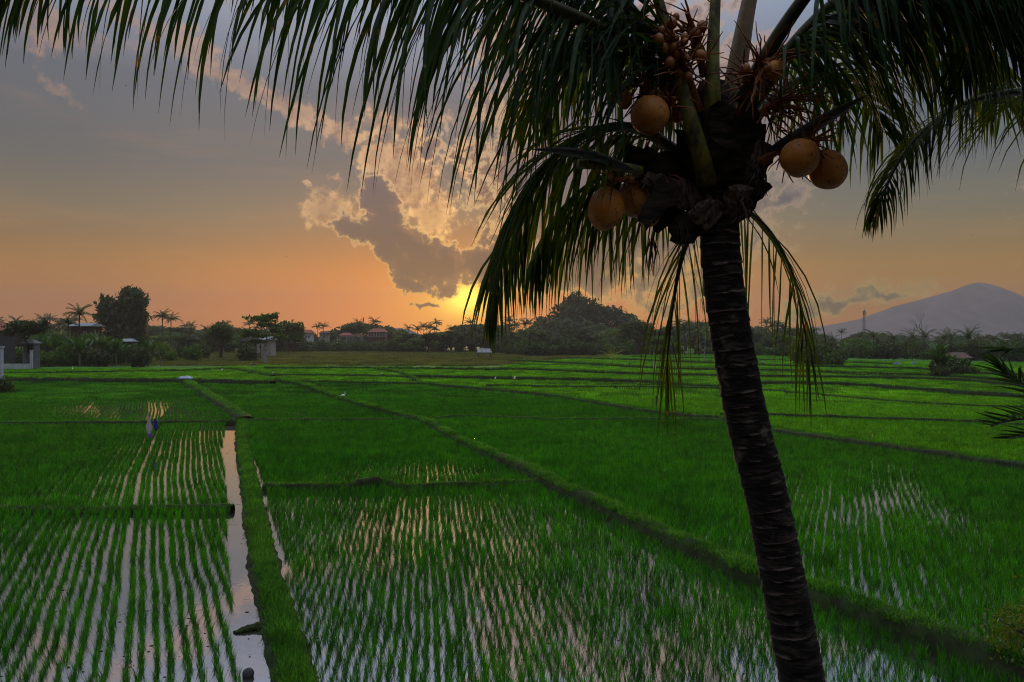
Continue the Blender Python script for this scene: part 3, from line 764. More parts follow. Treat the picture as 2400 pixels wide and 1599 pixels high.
# --- trunk: stacked leaf-scar rings with ragged lips
def ringed_trunk(name, path, rads, ring, parent, mat, nseg=28, seed=3):
    random.seed(seed); b = MB()
    P_ = catmull(path, 200); 
    seglen = [0.0]
    for a, c in zip(P_, P_[1:]): seglen.append(seglen[-1] + (c - a).length)
    tot = seglen[-1]; n = int(tot / 0.0085)
    vt = []; nxt = ring; last = 0.0; tilt = 0.0; scar = []
    for i in range(n + 1):
        s = tot * i / n
        if s > nxt: last = nxt; nxt += ring * random.uniform(0.65, 1.4); tilt = random.uniform(0, 6.28)
        q = np.interp(s, seglen, range(len(P_))); j = min(int(q), len(P_) - 2)
        p = P_[j].lerp(P_[j + 1], q - j); tg = (P_[j + 1] - P_[j]).normalized()
        a = tg.cross(Vector((0, 1, 0))).normalized(); c = tg.cross(a)
        r0 = np.interp(s / tot, np.linspace(0, 1, len(rads)), rads)
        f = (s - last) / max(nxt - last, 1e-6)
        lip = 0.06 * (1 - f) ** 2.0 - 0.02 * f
        for m_ in range(nseg):
            th = 2 * math.pi * m_ / nseg
            rough_ = mnoise.fractal(Vector((math.cos(th) * 2.2, math.sin(th) * 2.2, s * 9)), 1, 2, 4) * 0.035
            wob = mnoise.noise(Vector((math.cos(th) * 1.3, math.sin(th) * 1.3, last * 5))) * 0.5
            r = r0 * (1 + lip * (0.8 + 1.2 * wob) + rough_)
            scar.append(f + 0.10 * wob); vt.append(p + a * math.cos(th) * r + c * math.sin(th) * r + tg * (0.012 * wob + 0.008 * math.sin(th + tilt)))
    b.add(vt, [(i * nseg + m_, i * nseg + (m_ + 1) % nseg, (i + 1) * nseg + (m_ + 1) % nseg, (i + 1) * nseg + m_) for i in range(n) for m_ in range(nseg)])
    o = b.build(name, mat, parent, True); at_ = o.data.attributes.new('scar', 'FLOAT', 'POINT'); at_.data.foreach_set('value', scar); return o
m, t = mat_new("palm_bark")
tc_ = t.new('ShaderNodeTexCoord'); mp = t.new('ShaderNodeMapping'); t.put(mp.inputs[0], tc_.outputs['Object']); mp.inputs['Scale'].default_value = (9, 9, 45)
n1, _ = t.noise(mp.outputs[0], 1.0, 5, 0.65); n2, _ = t.noise(tc_.outputs['Object'], 5.0, 4, 0.6)
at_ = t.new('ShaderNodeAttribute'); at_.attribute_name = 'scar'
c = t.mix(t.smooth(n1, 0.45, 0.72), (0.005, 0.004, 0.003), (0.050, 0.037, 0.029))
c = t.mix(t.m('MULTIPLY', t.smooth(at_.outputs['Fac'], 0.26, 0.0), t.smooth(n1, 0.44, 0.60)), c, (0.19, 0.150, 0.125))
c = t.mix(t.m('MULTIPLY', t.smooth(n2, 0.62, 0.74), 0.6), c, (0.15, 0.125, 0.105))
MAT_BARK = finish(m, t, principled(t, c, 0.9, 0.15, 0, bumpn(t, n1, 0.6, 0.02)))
base_pt = Vector((2.62, 4.55, -0.1))
tr_path = [base_pt, Vector((2.45, 4.54, 0.9)), Vector((2.14, 4.52, 2.5)), W(1892, 1650, 4.5), W(1880, 1596, 4.5), W(1836, 1364, 4.5), W(1795, 1157, 4.5), W(1757, 1010, 4.5), W(1732, 890, 4.5), W(1706, 740, 4.5), W(1691, 619, 4.5), W(1686, 530, 4.5), W(1684, 440, 4.5)]
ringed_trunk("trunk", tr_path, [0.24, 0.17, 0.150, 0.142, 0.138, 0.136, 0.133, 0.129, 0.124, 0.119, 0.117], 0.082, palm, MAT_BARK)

# --- crown: sheath core, old leaf bases, fibre
MAT_CROWN = rough_mat("palm_sheath", (0.006, 0.005, 0.004), (0.034, 0.024, 0.017), 7.0, 0.95, 0.1, 0.8, 6, 0.05, (1, 1, 3))
MAT_FIBRE = rough_mat("palm_fibre", (0.022, 0.015, 0.010), (0.13, 0.098, 0.078), 16.0, 0.95, 0.05, 0.6, 6, 0.03, (3, 3, 1))
b = MB(); vt = []
core = [(1686, 520, .135), (1682, 460, .20), (1678, 400, .215), (1672, 340, .185), (1670, 280, .15), (1670, 230, .12), (1672, 195, .08)]
cp = [W(u_, v_, 4.52) for u_, v_, _ in core]
b.tube(cp, [r for *_, r in core], 18, True, 1.0, 0.13)
b.build("crown_base", MAT_CROWN, palm, False)
def leaf_base(c0, c1, w0, w1, thick, mat, seed, name="leaf_base"):
    """clasping stub of an old leaf: wide at the stem, ragged where it broke off"""
    random.seed(seed); b = MB(); p0 = W(*c0); p1 = W(*c1); ax = (p1 - p0); sd_ = ax.cross(Vector((0, 1, 0))).normalized(); up_ = sd_.cross(ax).normalized()
    n = 6; k2 = 8; vt = []
    for i in range(n + 1):
        f = i / n; w_ = w0 * (1 - f) + w1 * f; c_ = p0 + ax * f
        for j in range(k2):
            th = 2 * math.pi * j / k2
            rag = (1 + random.uniform(-.22, .22)) if i > 0 else 1
            vt.append(c_ + sd_ * math.cos(th) * w_ * rag + up_ * math.sin(th) * thick * (1 - 0.3 * f) * rag + (ax * random.uniform(-.16, .16) if i == n else Vector()))
    b.add(vt, [(i * k2 + j, i * k2 + (j + 1) % k2, (i + 1) * k2 + (j + 1) % k2, (i + 1) * k2 + j) for i in range(n) for j in range(k2)] + [tuple(n * k2 + j for j in range(k2))])
    return b.build(name, mat, palm, False)
for i, (c0, c1, w0, w1, th, mt) in enumerate([
    ((1640, 430, 4.45), (1480, 372, 4.3), .14, .075, .05, MAT_CROWN), ((1640, 470, 4.42), (1520, 420, 4.25), .10, .05, .03, MAT_FIBRE), ((1660, 500, 4.45), (1575, 560, 4.35), .12, .06, .05, MAT_CROWN),
    ((1720, 430, 4.45), (1800, 345, 4.35), .15, .07, .05, MAT_FIBRE), ((1720, 480, 4.45), (1785, 420, 4.32), .13, .07, .05, MAT_CROWN), ((1690, 420, 4.35), (1700, 330, 4.22), .15, .08, .05, MAT_CROWN),
    ((1650, 400, 4.38), (1600, 300, 4.3), .13, .06, .05, MAT_CROWN), ((1720, 380, 4.4), (1770, 270, 4.35), .13, .08, .05, MAT_CROWN), ((1690, 350, 4.3), (1680, 250, 4.25), .12, .07, .04, MAT_CROWN),
    ((1670, 520, 4.37), (1640, 480, 4.28), .10, .09, .03, MAT_FIBRE), ((1720, 500, 4.38), (1735, 445, 4.28), .10, .07, .03, MAT_FIBRE), ((1590, 480, 4.6), (1530, 530, 4.7), .10, .05, .04, MAT_CROWN), ((1575, 430, 4.25), (1506, 528, 4.12), .075, .045, .03, MAT_CROWN)]):
    leaf_base(c0, c1, w0, w1, th, mt, 40 + i)
# hanging shreds of fibre
for i, (u_, v_, d_, L_, w_) in enumerate([(1525, 560, 4.35, .22, .05), (1780, 380, 4.3, .2, .08), (1745, 460, 4.3, .16, .10), (1600, 520, 4.3, .2, .06), (1500, 400, 4.25, .12, .10)]):
    random.seed(60 + i); b = MB()
    for q in range(9):
        p = W(u_ + random.uniform(-8, 8), v_, d_); pts_ = [p]
        for s_ in range(5): p = p + Vector((random.uniform(-w_, w_) * .35, random.uniform(-.02, .02), -L_ / 5)); pts_.append(p)
        b.tube(pts_, [0.008, .011, .009, .006, .004, .002], 4, True, .3)
    b.build("fibre_shred", MAT_FIBRE, palm)

# --- fronds
C0 = (1660, 300, 4.5)
F = F
FR = []
# the long frond that reaches over the left of the view: leaflets one by one
FR.append(frond(palm, [(1640, 320, 4.45), (1560, 190, 4.3), (1450, 95, 4.15), (1300, 18, 3.95), (1100, -52, 3.8), (850, -100, 3.65), (550, -130, 3.55), (250, -125, 3.5), (40, -85, 3.45), (-120, -30, 3.4)],
    118, 1.14, MAT_FROND, 0.24, 0.45, 0.34, 0.025, (0.055, 0.006), None, True, 11, ([0, .2, .35, .5, .65, .8, .92, 1], [.7, .95, 1.0, .94, .76, .50, .36, .28]), (-1, 1), -0.7, side_w=0.5))
FR.append(frond(palm, [(1620, 380, 4.6), (1500, 305, 4.7), (1400, 306, 4.8), (1305, 362, 4.9), (1232, 465, 4.95), (1184, 580, 5.0), (1160, 670, 5.0), (1150, 730, 5.0)],
    110, 1.06, MAT_FROND_Y, 0.06, 0.62, 0.30, 0.027, (0.045, 0.005), None, False, 12, ([0, .15, .4, .7, .9, 1], [.95, 1.05, .98, .68, .36, .22]), (-1, 1), -0.3, side_w=1.0))
FR.append(frond(palm, [(1672, 320, 4.36), (1669, 230, 4.28), (1670, 120, 4.3), (1678, -40, 4.35), (1690, -300, 4.4), (1690, -620, 4.7), (1640, -900, 5.3)], 60, 0.9, MAT_FROND, 0.45, 0.8, 0.25, 0.034, (0.066, 0.006), MAT_PETIOLE, False, 13))
FR.append(frond(palm, [(1715, 240, 4.6), (1735, 110, 4.62), (1765, -40, 4.7), (1830, -280, 4.9), (1950, -480, 5.3), (2150, -600, 5.9)], 60, 0.9, MAT_FROND, 0.42, 0.8, 0.3, 0.034, (0.088, 0.006), MAT_PETIOLE_B, False, 14))
FR.append(frond(palm, [(1656, 430, 4.34), (1640, 362, 4.23), (1608, 250, 4.22), (1572, 120, 4.26), (1530, -40, 4.3), (1440, -260, 4.3), (1250, -420, 4.2), (1000, -480, 4.0)], 100, 1.05, MAT_FROND, 0.34, 0.55, 0.4, 0.030, (0.060, 0.006), MAT_PETIOLE, False, 15, None, (-1, 1), -0.4, side_w=0.6))
FR.append(frond(palm, [(1730, 300, 4.5), (1790, 210, 4.4), (1870, 90, 4.3), (1990, -20, 4.2), (2130, -70, 4.1), (2290, -60, 4.0), (2450, 30, 3.9)], 110, 1.0, MAT_FROND, 0.26, 0.6, 0.38, 0.030, (0.052, 0.006), None, False, 16, None, (-1, 1), -0.45, side_w=0.6))
FR.append(frond(palm, [(1740, 260, 4.7), (1850, 120, 4.9), (2000, 15, 5.1), (2150, 20, 5.2), (2270, 110, 5.3), (2350, 230, 5.4)], 100, 1.0, MAT_FROND_Y, 0.15, 0.7, 0.36, 0.028, (0.05, 0.006), None, False, 17, None, (-1, 1), -0.2, side_w=0.8))
FR.append(frond(palm, [(1735, 240, 4.35), (1840, 60, 4.1), (1960, -90, 3.9), (2120, -200, 3.7), (2320, -240, 3.6), (2520, -180, 3.5)], 110, 1.05, MAT_FROND, 0.32, 0.5, 0.4, 0.030, (0.05, 0.006), None, False, 18, None, (-1, 1), -0.5, side_w=0.6))
FR.append(frond(palm, [(1705, 470, 4.65), (1755, 498, 4.75), (1812, 556, 4.85), (1858, 646, 4.95), (1882, 756, 5.0), (1895, 850, 5.0)], 20, 1.0, MAT_FROND_Y, 0.05, 0.9, 0.42, 0.016, (0.024, 0.003), None, False, 19, ([0, .3, .7, 1], [.8, 1, .8, .45]), (-1, 1), -0.5, side_w=0.6))
FR.append(frond(palm, [(1665, 470, 4.7), (1628, 525, 4.85), (1597, 610, 5.0), (1578, 710, 5.05), (1566, 820, 5.1), (1562, 880, 5.1)], 20, 1.0, MAT_FROND_Y, 0.05, 0.9, 0.45, 0.016, (0.024, 0.003), None, False, 20, ([0, .3, .7, 1], [.8, 1, .8, .45]), (-1, 1), -0.5, side_w=0.6))
FR.append(frond(palm, [(1640, 330, 4.8), (1550, 170, 5.0), (1450, 100, 5.2), (1360, 110, 5.35), (1290, 180, 5.5), (1250, 270, 5.6)], 84, 0.95, MAT_FROND_Y, 0.12, 0.6, 0.5, 0.028, (0.045, 0.005), None, False, 21))
FR.append(frond(palm, [(1740, 330, 4.8), (1800, 240, 5.0), (1880, 185, 5.15), (1960, 185, 5.3), (2030, 240, 5.45), (2070, 310, 5.5)], 76, 0.85, MAT_FROND_Y, 0.12, 0.6, 0.55, 0.026, (0.045, 0.005), None, False, 22))
FR.append(frond(palm, [(1640, 280, 4.6), (1540, 100, 4.6), (1400, -60, 4.55), (1220, -190, 4.5), (980, -270, 4.4), (740, -300, 4.3)], 110, 1.05, MAT_FROND, 0.2, 0.5, 0.4, 0.032, (0.05, 0.006), None, False, 23, None, (-1, 1), -0.5, side_w=0.55))

FR.append(frond(palm, [(1640, 400, 4.8), (1560, 385, 5.0), (1460, 398, 5.2), (1370, 440, 5.4), (1292, 520, 5.5), (1240, 620, 5.5)], 74, 0.92, MAT_FROND_Y, 0.1, 0.35, 0.4, 0.028, (0.04, 0.005), None, False, 24, None, (-1, 1), -0.7, side_w=0.5))
FR.append(frond(palm, [(1645, 300, 4.55), (1560, 130, 4.5), (1420, -10, 4.35), (1220, -105, 4.2), (980, -150, 4.05), (740, -165, 3.95), (520, -150, 3.9)], 104, 0.86, MAT_FROND, 0.22, 0.5, 0.36, 0.024, (0.05, 0.006), None, False, 25, None, (-1, 1), -0.6, side_w=0.5))
# --- spathes, fruit stalks, coconuts
def spathe(pts_, rmax, mat, name="spathe"):
    line = catmull([W(*p) for p in pts_], 14); n = len(line)
    rad = [rmax * max(0.05, math.sin(math.pi * min(1, (i / (n - 1)) ** 0.75 * 0.98 + 0.02)) ** 0.8) for i in range(n)]
    return MB().tube(line, rad, 10, True, 0.55).build(name, mat, palm, True)
MAT_SPATHE = rough_mat("dry_spathe", (0.008, 0.007, 0.006), (0.03, 0.024, 0.018), 8.0, 0.7, 0.3, 0.4, 5, 0.02, (1, 1, 1))
spathe([(1490, 402, 4.05), (1400, 368, 3.95), (1320, 354, 3.88), (1246, 350, 3.8)], 0.043, MAT_SPATHE)
spathe([(1800, 355, 4.3), (1870, 320, 4.25), (1950, 270, 4.2), (2035, 222, 4.15)], 0.07, MAT_SPATHE)
MB().tube(catmull([W(1500, 400, 4.12), W(1440, 390, 4.05), W(1355, 384, 4.0)], 8), [.034, .036, .035, .034, .033, .033, .034, .035, .033], 10, True, .75, .05).build("cut_leaf_stalk", MAT_PETIOLE, palm, True)
MAT_STALK = rough_mat("fruit_stalk", (0.10, 0.028, 0.010), (0.24, 0.075, 0.022), 12.0, 0.7, 0.2, 0.3)
MAT_NUT = rough_mat("young_nut", (0.15, 0.042, 0.010), (0.28, 0.10, 0.02), 10.0, 0.5, 0.3)
m, t = mat_new("coconut_husk")
tc_ = t.new('ShaderNodeTexCoord'); n1, _ = t.noise(tc_.outputs['Object'], 4.0, 3, 0.6); n2, _ = t.noise(tc_.outputs['Object'], 42.0, 5, 0.7); n3, _ = t.noise(tc_.outputs['Object'], 9.0, 3, 0.6)
c = t.mix(t.smooth(n1, 0.35, 0.65), (0.32, 0.105, 0.013), (0.42, 0.19, 0.042))
n4, _ = t.noise(tc_.outputs['Object'], 14.0, 5, 0.7, 0.6)
c = t.mix(t.smooth(n4, 0.50, 0.68), c, (0.28, 0.105, 0.022))
c = t.mix(t.m('MULTIPLY', t.smooth(n2, 0.54, 0.62), t.smooth(n3, 0.46, 0.60)), c, (0.06, 0.03, 0.015))
MAT_HUSK = finish(m, t, principled(t, c, 0.5, 0.18, 0, bumpn(t, n2, 0.1, 0.01)))
MAT_CALYX = rough_mat("coconut_calyx", (0.05, 0.022, 0.01), (0.12, 0.055, 0.02), 12.0, 0.8, 0.1)
def coconut(u_, v_, d_, ru, rv, rot, seed, small=False):
    random.seed(seed); r = ru / F * d_
    def shape(d):
        th = math.atan2(d.y, d.x)
        return (1 + 0.055 * math.cos(3 * th + seed) * (1 - abs(d.z))) * (1 - 0.05 * max(0, -d.z) ** 3 + 0.08 * max(0, -d.z) ** 8)
    b = MB().ball((0, 0, 0), r, 28, 18, (1, 1, rv / ru), shape)
    o = b.build("coconut", MAT_HUSK, None, True)
    o.rotation_euler = (random.uniform(-.25, .25), R(rot), random.uniform(0, 3))
    loc = W(u_, v_, d_); o.location = loc
    o.parent = palm
    cb = MB()
    for k_ in range(5):
        a = k_ * 1.257
        vs = [Vector((math.cos(a + q) * r * s_, math.sin(a + q) * r * s_, r * rv / ru * z_)) for q, s_, z_ in ((-.55, .12, 1.05), (.55, .12, 1.05), (.45, .42, .97), (0, .55, .88), (-.45, .42, .97))]
        cb.add(vs, [(0, 1, 2, 3, 4)])
    cb.tube([Vector((0, 0, r * rv / ru * .95)), Vector((0.02, 0, r * rv / ru * 1.35))], [.018, .012], 6)
    c_ = cb.build("calyx", MAT_CALYX); c_.parent = o
    return o
COCO = [coconut(1522, 270, 4.12, 45, 46, 6, 1), coconut(1419, 489, 4.15, 42, 53, -8, 2), coconut(1486, 466, 4.36, 37, 45, 10, 3), coconut(1520, 492, 4.5, 32, 40, 0, 4),
    coconut(1876, 370, 4.1, 45, 45, -12, 5), coconut(1941, 398, 4.2, 44, 47, 22, 6), coconut(1818, 164, 4.12, 25, 27, 30, 7), coconut(1462, 232, 4.2, 19, 24, 10, 8)]
def inflorescence(root_, tip_, n, L, seed, nuts=0, spread=0.75):
    """stout stalk that ends in a spray of knobbly branchlets"""
    random.seed(seed); b = MB(); a = W(*root_); c_ = W(*tip_)
    mid = a.lerp(c_, 0.5) + Vector((0, 0, 0.04))
    line = catmull([a, mid, c_], 10); b.tube(line, [.026 - .0012 * i for i in range(11)], 7)
    ax = (c_ - a).normalized(); spots = []
    for i in range(n):
        f = random.uniform(0.35, 1.0); p = line[int(f * 10)].copy()
        d = (ax * random.uniform(.2, 1.0) + Vector([random.gauss(0, spread) for _ in range(3)])).normalized(); l_ = L * random.uniform(.5, 1.1); pts_ = [p.copy()]
        for s_ in range(6):
            d = (d + Vector([random.gauss(0, .16) for _ in range(3)]) + Vector((0, 0, -0.06))).normalized(); p = p + d * l_ / 6; pts_.append(p.copy())
        b.tube(pts_, [.0085, .007, .006, .0052, .0045, .0038, .0025], 4, True, 1, .25)
        spots.append(pts_[random.choice((1, 2, 3))])
    o = b.build("flower_stalk", MAT_STALK, palm, False)
    for i in range(nuts):
        r = random.uniform(.018, .033); nb = MB().ball((0, 0, 0), r, 10, 7, (1, 1, 1.1)); q = nb.build("nut", MAT_NUT, None, True); q.location = spots[i % len(spots)] + Vector([random.gauss(0, .02) for _ in range(3)]); q.parent = o
    return o
INF = [inflorescence((1640, 260, 4.35), (1568, 90, 4.1), 48, .30, 31, 24), inflorescence((1630, 330, 4.35), (1515, 205, 4.15), 50, .25, 32, 4), inflorescence((1620, 440, 4.4), (1430, 425, 4.2), 24, .17, 33, 3),
    inflorescence((1730, 270, 4.4), (1800, 140, 4.1), 60, .30, 34, 4, .9), inflorescence((1780, 380, 4.35), (1920, 335, 4.15), 52, .28, 35, 0, .9), inflorescence((1650, 180, 4.4), (1610, 30, 4.2), 24, .26, 36, 10),
    inflorescence((1745, 300, 4.45), (1870, 225, 4.3), 40, .36, 37, 0, .8), inflorescence((1620, 280, 4.4), (1490, 190, 4.3), 36, .32, 38, 0, .9)]
keep_world(palm)

# ------------------------------------------------------------------ neighbouring palm beyond the right edge
palm2 = thing("coconut_palm", "second coconut palm whose frond tips droop in from the right edge", "palm tree", (4.6, 4.7, 0))
ringed_trunk("trunk", [Vector((4.6, 4.7, -.1)), Vector((4.62, 4.7, 2.0)), Vector((4.55, 4.7, 4.5)), W(2890, 380, 4.7)], [.25, .18, .16, .14], .085, palm2, MAT_BARK, 16, 4)
MB().tube([W(2885, 480, 4.7), W(2880, 380, 4.7), W(2870, 260, 4.7)], [.15, .2, .12], 12, True, 1, .1).build("crown_base", MAT_CROWN, palm2)
frond(palm2, [(2860, 330, 4.7), (2700, 232, 4.68), (2520, 212, 4.65), (2400, 214, 4.62), (2280, 236, 4.6), (2180, 292, 4.6), (2112, 370, 4.58), (2072, 450, 4.55), (2052, 512, 4.55)], 100, 0.74, MAT_FROND_Y, 0.2, 0.62, 0.45, 0.016, (0.045, 0.004), None, False, 51, ([0, .3, .6, .85, 1], [1, 1, .8, .42, .2]))
frond(palm2, [(2860, 300, 4.6), (2720, 60, 4.5), (2580, -60, 4.4), (2450, -70, 4.3), (2350, 0, 4.25), (2280, 110, 4.2), (2245, 210, 4.2)], 90, 0.8, MAT_FROND, 0.2, 0.6, 0.42, 0.019, (0.045, 0.004), None, False, 52, ([0, .3, .6, .85, 1], [1, 1, .8, .45, .25]))
frond(palm2, [(2880, 280, 4.8), (2900, 0, 4.8), (2850, -300, 4.9), (2700, -500, 5.0), (2500, -550, 5.1)], 46, 0.9, MAT_FROND, 0.2, 0.6, 0.4, 0.03, (0.045, 0.004), None, False, 53)
frond(palm2, [(2900, 300, 4.7), (3050, 100, 4.6), (3250, 60, 4.5), (3450, 200, 4.4)], 46, 0.9, MAT_FROND, 0.2, 0.6, 0.4, 0.03, (0.045, 0.004), None, False, 54)
keep_world(palm2)

# ------------------------------------------------------------------ low palm at the right edge
ap = thing("areca_palm", "dark clumping palm with feathery fronds poking in at the right edge over the paddies", "palm", (4.6, 5.6, 0))
MB().tube(catmull([Vector((4.6, 5.6, -.1)), Vector((4.58, 5.6, 2)), Vector((4.6, 5.6, 4.0)), W(2640, 1150, 5.6)], 12), .06, 8).build("trunk", MAT_BARK, ap, True)
frond(ap, [(2620, 1120, 5.6), (2540, 1000, 5.5), (2450, 930, 5.4), (2380, 890, 5.3), (2335, 852, 5.3)], 30, 0.42, MAT_FROND, 0.2, 1.1, 0.12, 0.028, (0.02, 0.004), None, False, 55, ([0, .3, .7, 1], [1, 1, .8, .3]), (-1, 1), 0.25)
frond(ap, [(2620, 1120, 5.5), (2540, 1020, 5.3), (2470, 985, 5.2), (2400, 982, 5.1), (2350, 990, 5.05), (2322, 1000, 5.0)], 32, 0.30, MAT_FROND, 0.2, 0.9, 0.02, 0.022, (0.022, 0.004), None, False, 56, ([0, .3, .7, 1], [1, 1, .7, .3]), (-1, 1), 0.5)
frond(ap, [(2620, 1130, 5.7), (2540, 1060, 5.6), (2470, 1030, 5.5), (2420, 1022, 5.4), (2365, 1028, 5.4)], 20, 0.30, MAT_FROND, 0.2, 1.0, 0.05, 0.022, (0.02, 0.004), None, False, 57, None, (-1, 1), 0.2)
frond(ap, [(2620, 1100, 5.8), (2560, 930, 5.7), (2480, 850, 5.6), (2400, 826, 5.6), (2370, 822, 5.6)], 26, 0.4, MAT_FROND, 0.2, 0.9, 0.1, 0.024, (0.02, 0.004), None, False, 58, None, (-1, 1), 0.1)
keep_world(ap)
# ------------------------------------------------------------------ trees, palms, bananas
MAT_TRUNK = rough_mat("tree_bark", (0.035, 0.027, 0.020), (0.085, 0.068, 0.052), 1.5, 0.9, 0.1)
MAT_TRUNK_PALE = rough_mat("pale_tree_bark", (0.12, 0.11, 0.10), (0.32, 0.30, 0.28), 2.0, 0.9, 0.1)
MAT_LEAF_D = leaf_mat("tree_leaf_dark", (0.020, 0.038, 0.015), (0.048, 0.076, 0.025), 0.3, 0.6, 0.15, 0.25)
MAT_LEAF_M = leaf_mat("tree_leaf", (0.030, 0.064, 0.018), (0.070, 0.112, 0.028), 0.35, 0.6, 0.15, 0.25)
MAT_LEAF_G = leaf_mat("tree_leaf_bright", (0.030, 0.085, 0.010), (0.075, 0.140, 0.018), 0.4, 0.6, 0.15, 0.3)
MAT_PALM_FAR = leaf_mat("far_palm_leaf", (0.022, 0.050, 0.013), (0.060, 0.085, 0.020), 0.3, 0.5, 0.25, 0.1)
MAT_BANANA = leaf_mat("banana_leaf", (0.014, 0.060, 0.009), (0.045, 0.105, 0.018), 0.35, 0.45, 0.25, 0.3)

def crown_mesh(name, mat, lobes, nq, size, seed, droop=0.0, flatq=0.0):
    """leaf sprays through the crown: lobes = (x,y,z,rx,ry,rz); more sprays in the outer shell, gaps between lobes"""
    r = np.random.default_rng(seed)
    vol = np.array([l[3] * l[4] * l[5] for l in lobes]) ** 0.67; vol /= vol.sum()
    which = r.choice(len(lobes), nq, p=vol); L_ = np.array(lobes)[which]
    d = r.normal(size=(nq, 3)); d /= np.linalg.norm(d, axis=1)[:, None]
    rad = np.where(r.random(nq) < 0.75, r.uniform(0.78, 1.06, nq), r.uniform(0.2, 0.8, nq))
    lump = 1 + 0.22 * np.sin(d[:, 0] * 5 + which * 2.1) * np.sin(d[:, 1] * 4 + which) + 0.15 * np.sin(d[:, 2] * 7 + which * 1.3)
    c = L_[:, :3] + d * L_[:, 3:] * (rad * lump * (1 + 0.10 * r.normal(size=nq)))[:, None]
    n = d * 0.7 + r.normal(size=(nq, 3)) * 0.8 + np.array([0, 0, flatq]); n /= np.linalg.norm(n, axis=1)[:, None]
    a = np.cross(n, r.normal(size=(nq, 3))); a /= np.linalg.norm(a, axis=1)[:, None]
    b_ = np.cross(n, a); sz = size * r.uniform(0.5, 1.3, nq)[:, None]
    a = a * sz; b_ = b_ * sz * 0.6
    if droop: a[:, 2] -= droop * sz[:, 0]
    q = np.stack([c - a, c - b_ * .8 + a * .1, c + a * 0.95 + n * sz * .15, c + b_ * .9 - a * .1], 1).reshape(-1, 3)
    me = bpy.data.meshes.new(name)
    me.from_pydata(q.tolist(), [], np.arange(nq * 4).reshape(-1, 4).tolist()); me.materials.append(mat); me.update()
    return me
def trunk_mesh(name, mat, h, r0, seed, nl=4, crown_h=None, spread=0.3):
    random.seed(seed); b = MB(); pts_ = [Vector((0, 0, -.3))]
    p = Vector((0, 0, 0)); 
    for i in range(6): pts_.append(p.copy()); p = p + Vector((random.uniform(-.03, .03) * h, random.uniform(-.03, .03) * h, h / 6))
    b.tube(pts_, [r0 * 1.35] + [r0 * (1.1 - .1 * i) for i in range(len(pts_) - 1)], 7)
    for i in range(nl):
        a = 6.283 * i / nl + random.uniform(-.5, .5); p0 = pts_[-1 - (i % 3)]; e = p0 + Vector((math.cos(a), math.sin(a), random.uniform(.6, 1.2))) * h * spread
        b.tube([p0, p0.lerp(e, .5) + Vector((0, 0, h * .04)), e], [r0 * .5, r0 * .32, r0 * .12], 5)
    return b.mesh(name, mat)
def lobes_for(seed, w, h, n):
    """unit tree of height 1: crown between 0.3 and 1"""
    r = random.Random(seed); out = []
    for i in range(n):
        a = 6.283 * i / n + r.uniform(-.4, .4); rr = w * r.uniform(.25, .6) if i else 0
        z = r.uniform(.28, .78) if i else .72
        s_ = w * r.uniform(.42, .62)
        out.append((math.cos(a) * rr, math.sin(a) * rr, z, s_, s_, s_ * r.uniform(.6, .85) * h))
    return out
# unit-height prototypes (scaled on placing)
TREE_PROTO = []
for i, (w, hh, n, mt, sz, nq) in enumerate([(.42, .75, 6, MAT_LEAF_D, .052, 1500), (.34, .9, 5, MAT_LEAF_M, .055, 1300), (.5, .65, 7, MAT_LEAF_M, .055, 1500), (.38, .8, 5, MAT_LEAF_D, .05, 1400), (.46, .7, 6, MAT_LEAF_G, .055, 1200), (.30, 1.0, 5, MAT_LEAF_D, .055, 1200)]):
    TREE_PROTO.append((crown_mesh("crown", mt, lobes_for(50 + i, w, hh, n), nq, sz, 500 + i), trunk_mesh("trunk", MAT_TRUNK, .45, .026, 60 + i)))
def put_tree(pos, h, proto, label, group=None, cat="tree", name="tree", rz=None, wide=1.0):
    t_ = thing(name, label, cat, pos, random.uniform(0, 6.28) if rz is None else rz, group)
    t_.scale = (h * wide, h * wide, h)
    link("trunk", proto[1], t_); link("crown", proto[0], t_)
    return t_
def place(u, v_base): return G(u, v_base)
# --- far palms
def palm_crown_mesh(name, mat, nf, seed, droop=1.0, L=.30, up=.5):
    random.seed(seed); b = MB()
    for i in range(nf):
        a = 6.283 * i / nf + random.uniform(-.25, .25); e0 = random.uniform(-.15, 1.25) * up + .15
        d = Vector((math.cos(a) * math.cos(e0), math.sin(a) * math.cos(e0), math.sin(e0))); p = Vector((0, 0, 1.0)); n = 7; l_ = L * random.uniform(.8, 1.1)
        pts_ = [p.copy()]
        for j in range(n): p = p + d * l_ / n; d = (d + Vector((0, 0, -.19 * droop))).normalized(); pts_.append(p.copy())
        for j in range(1, n + 1):
            tg = (pts_[j] - pts_[j - 1]).normalized(); s_ = tg.cross(Vector((0, 0, 1)))
            s_ = s_.normalized() if s_.length > .05 else Vector((1, 0, 0))
            for sd_ in (-1, 1):
                for q in (0, .5):
                    base = pts_[j - 1].lerp(pts_[j], q); ll = l_ * .30 * (1 - .55 * (j + q) / n) * random.uniform(.8, 1.2)
                    tip = base + (s_ * sd_ * .62 + tg * .55 + Vector((0, 0, -.62 * random.uniform(.5, 1.2)))) * ll
                    b.add([base - tg * .008, base + tg * .012, tip], [(0, 1, 2)])
        b.tube(pts_, [.004] * (n + 1), 3, False)
    return b.mesh(name, mat)
def palm_trunk_mesh(name, seed):
    random.seed(seed); b = MB(); x, y = random.uniform(-.06, .06), random.uniform(-.06, .06)
    b.tube([Vector((x * (1 - f) ** 2, y * (1 - f) ** 2, f)) for f in (-.02, .2, .4, .6, .8, 1.0)], [.018, .013, .012, .011, .011, .013], 6)
    return b.mesh(name, MAT_TRUNK)
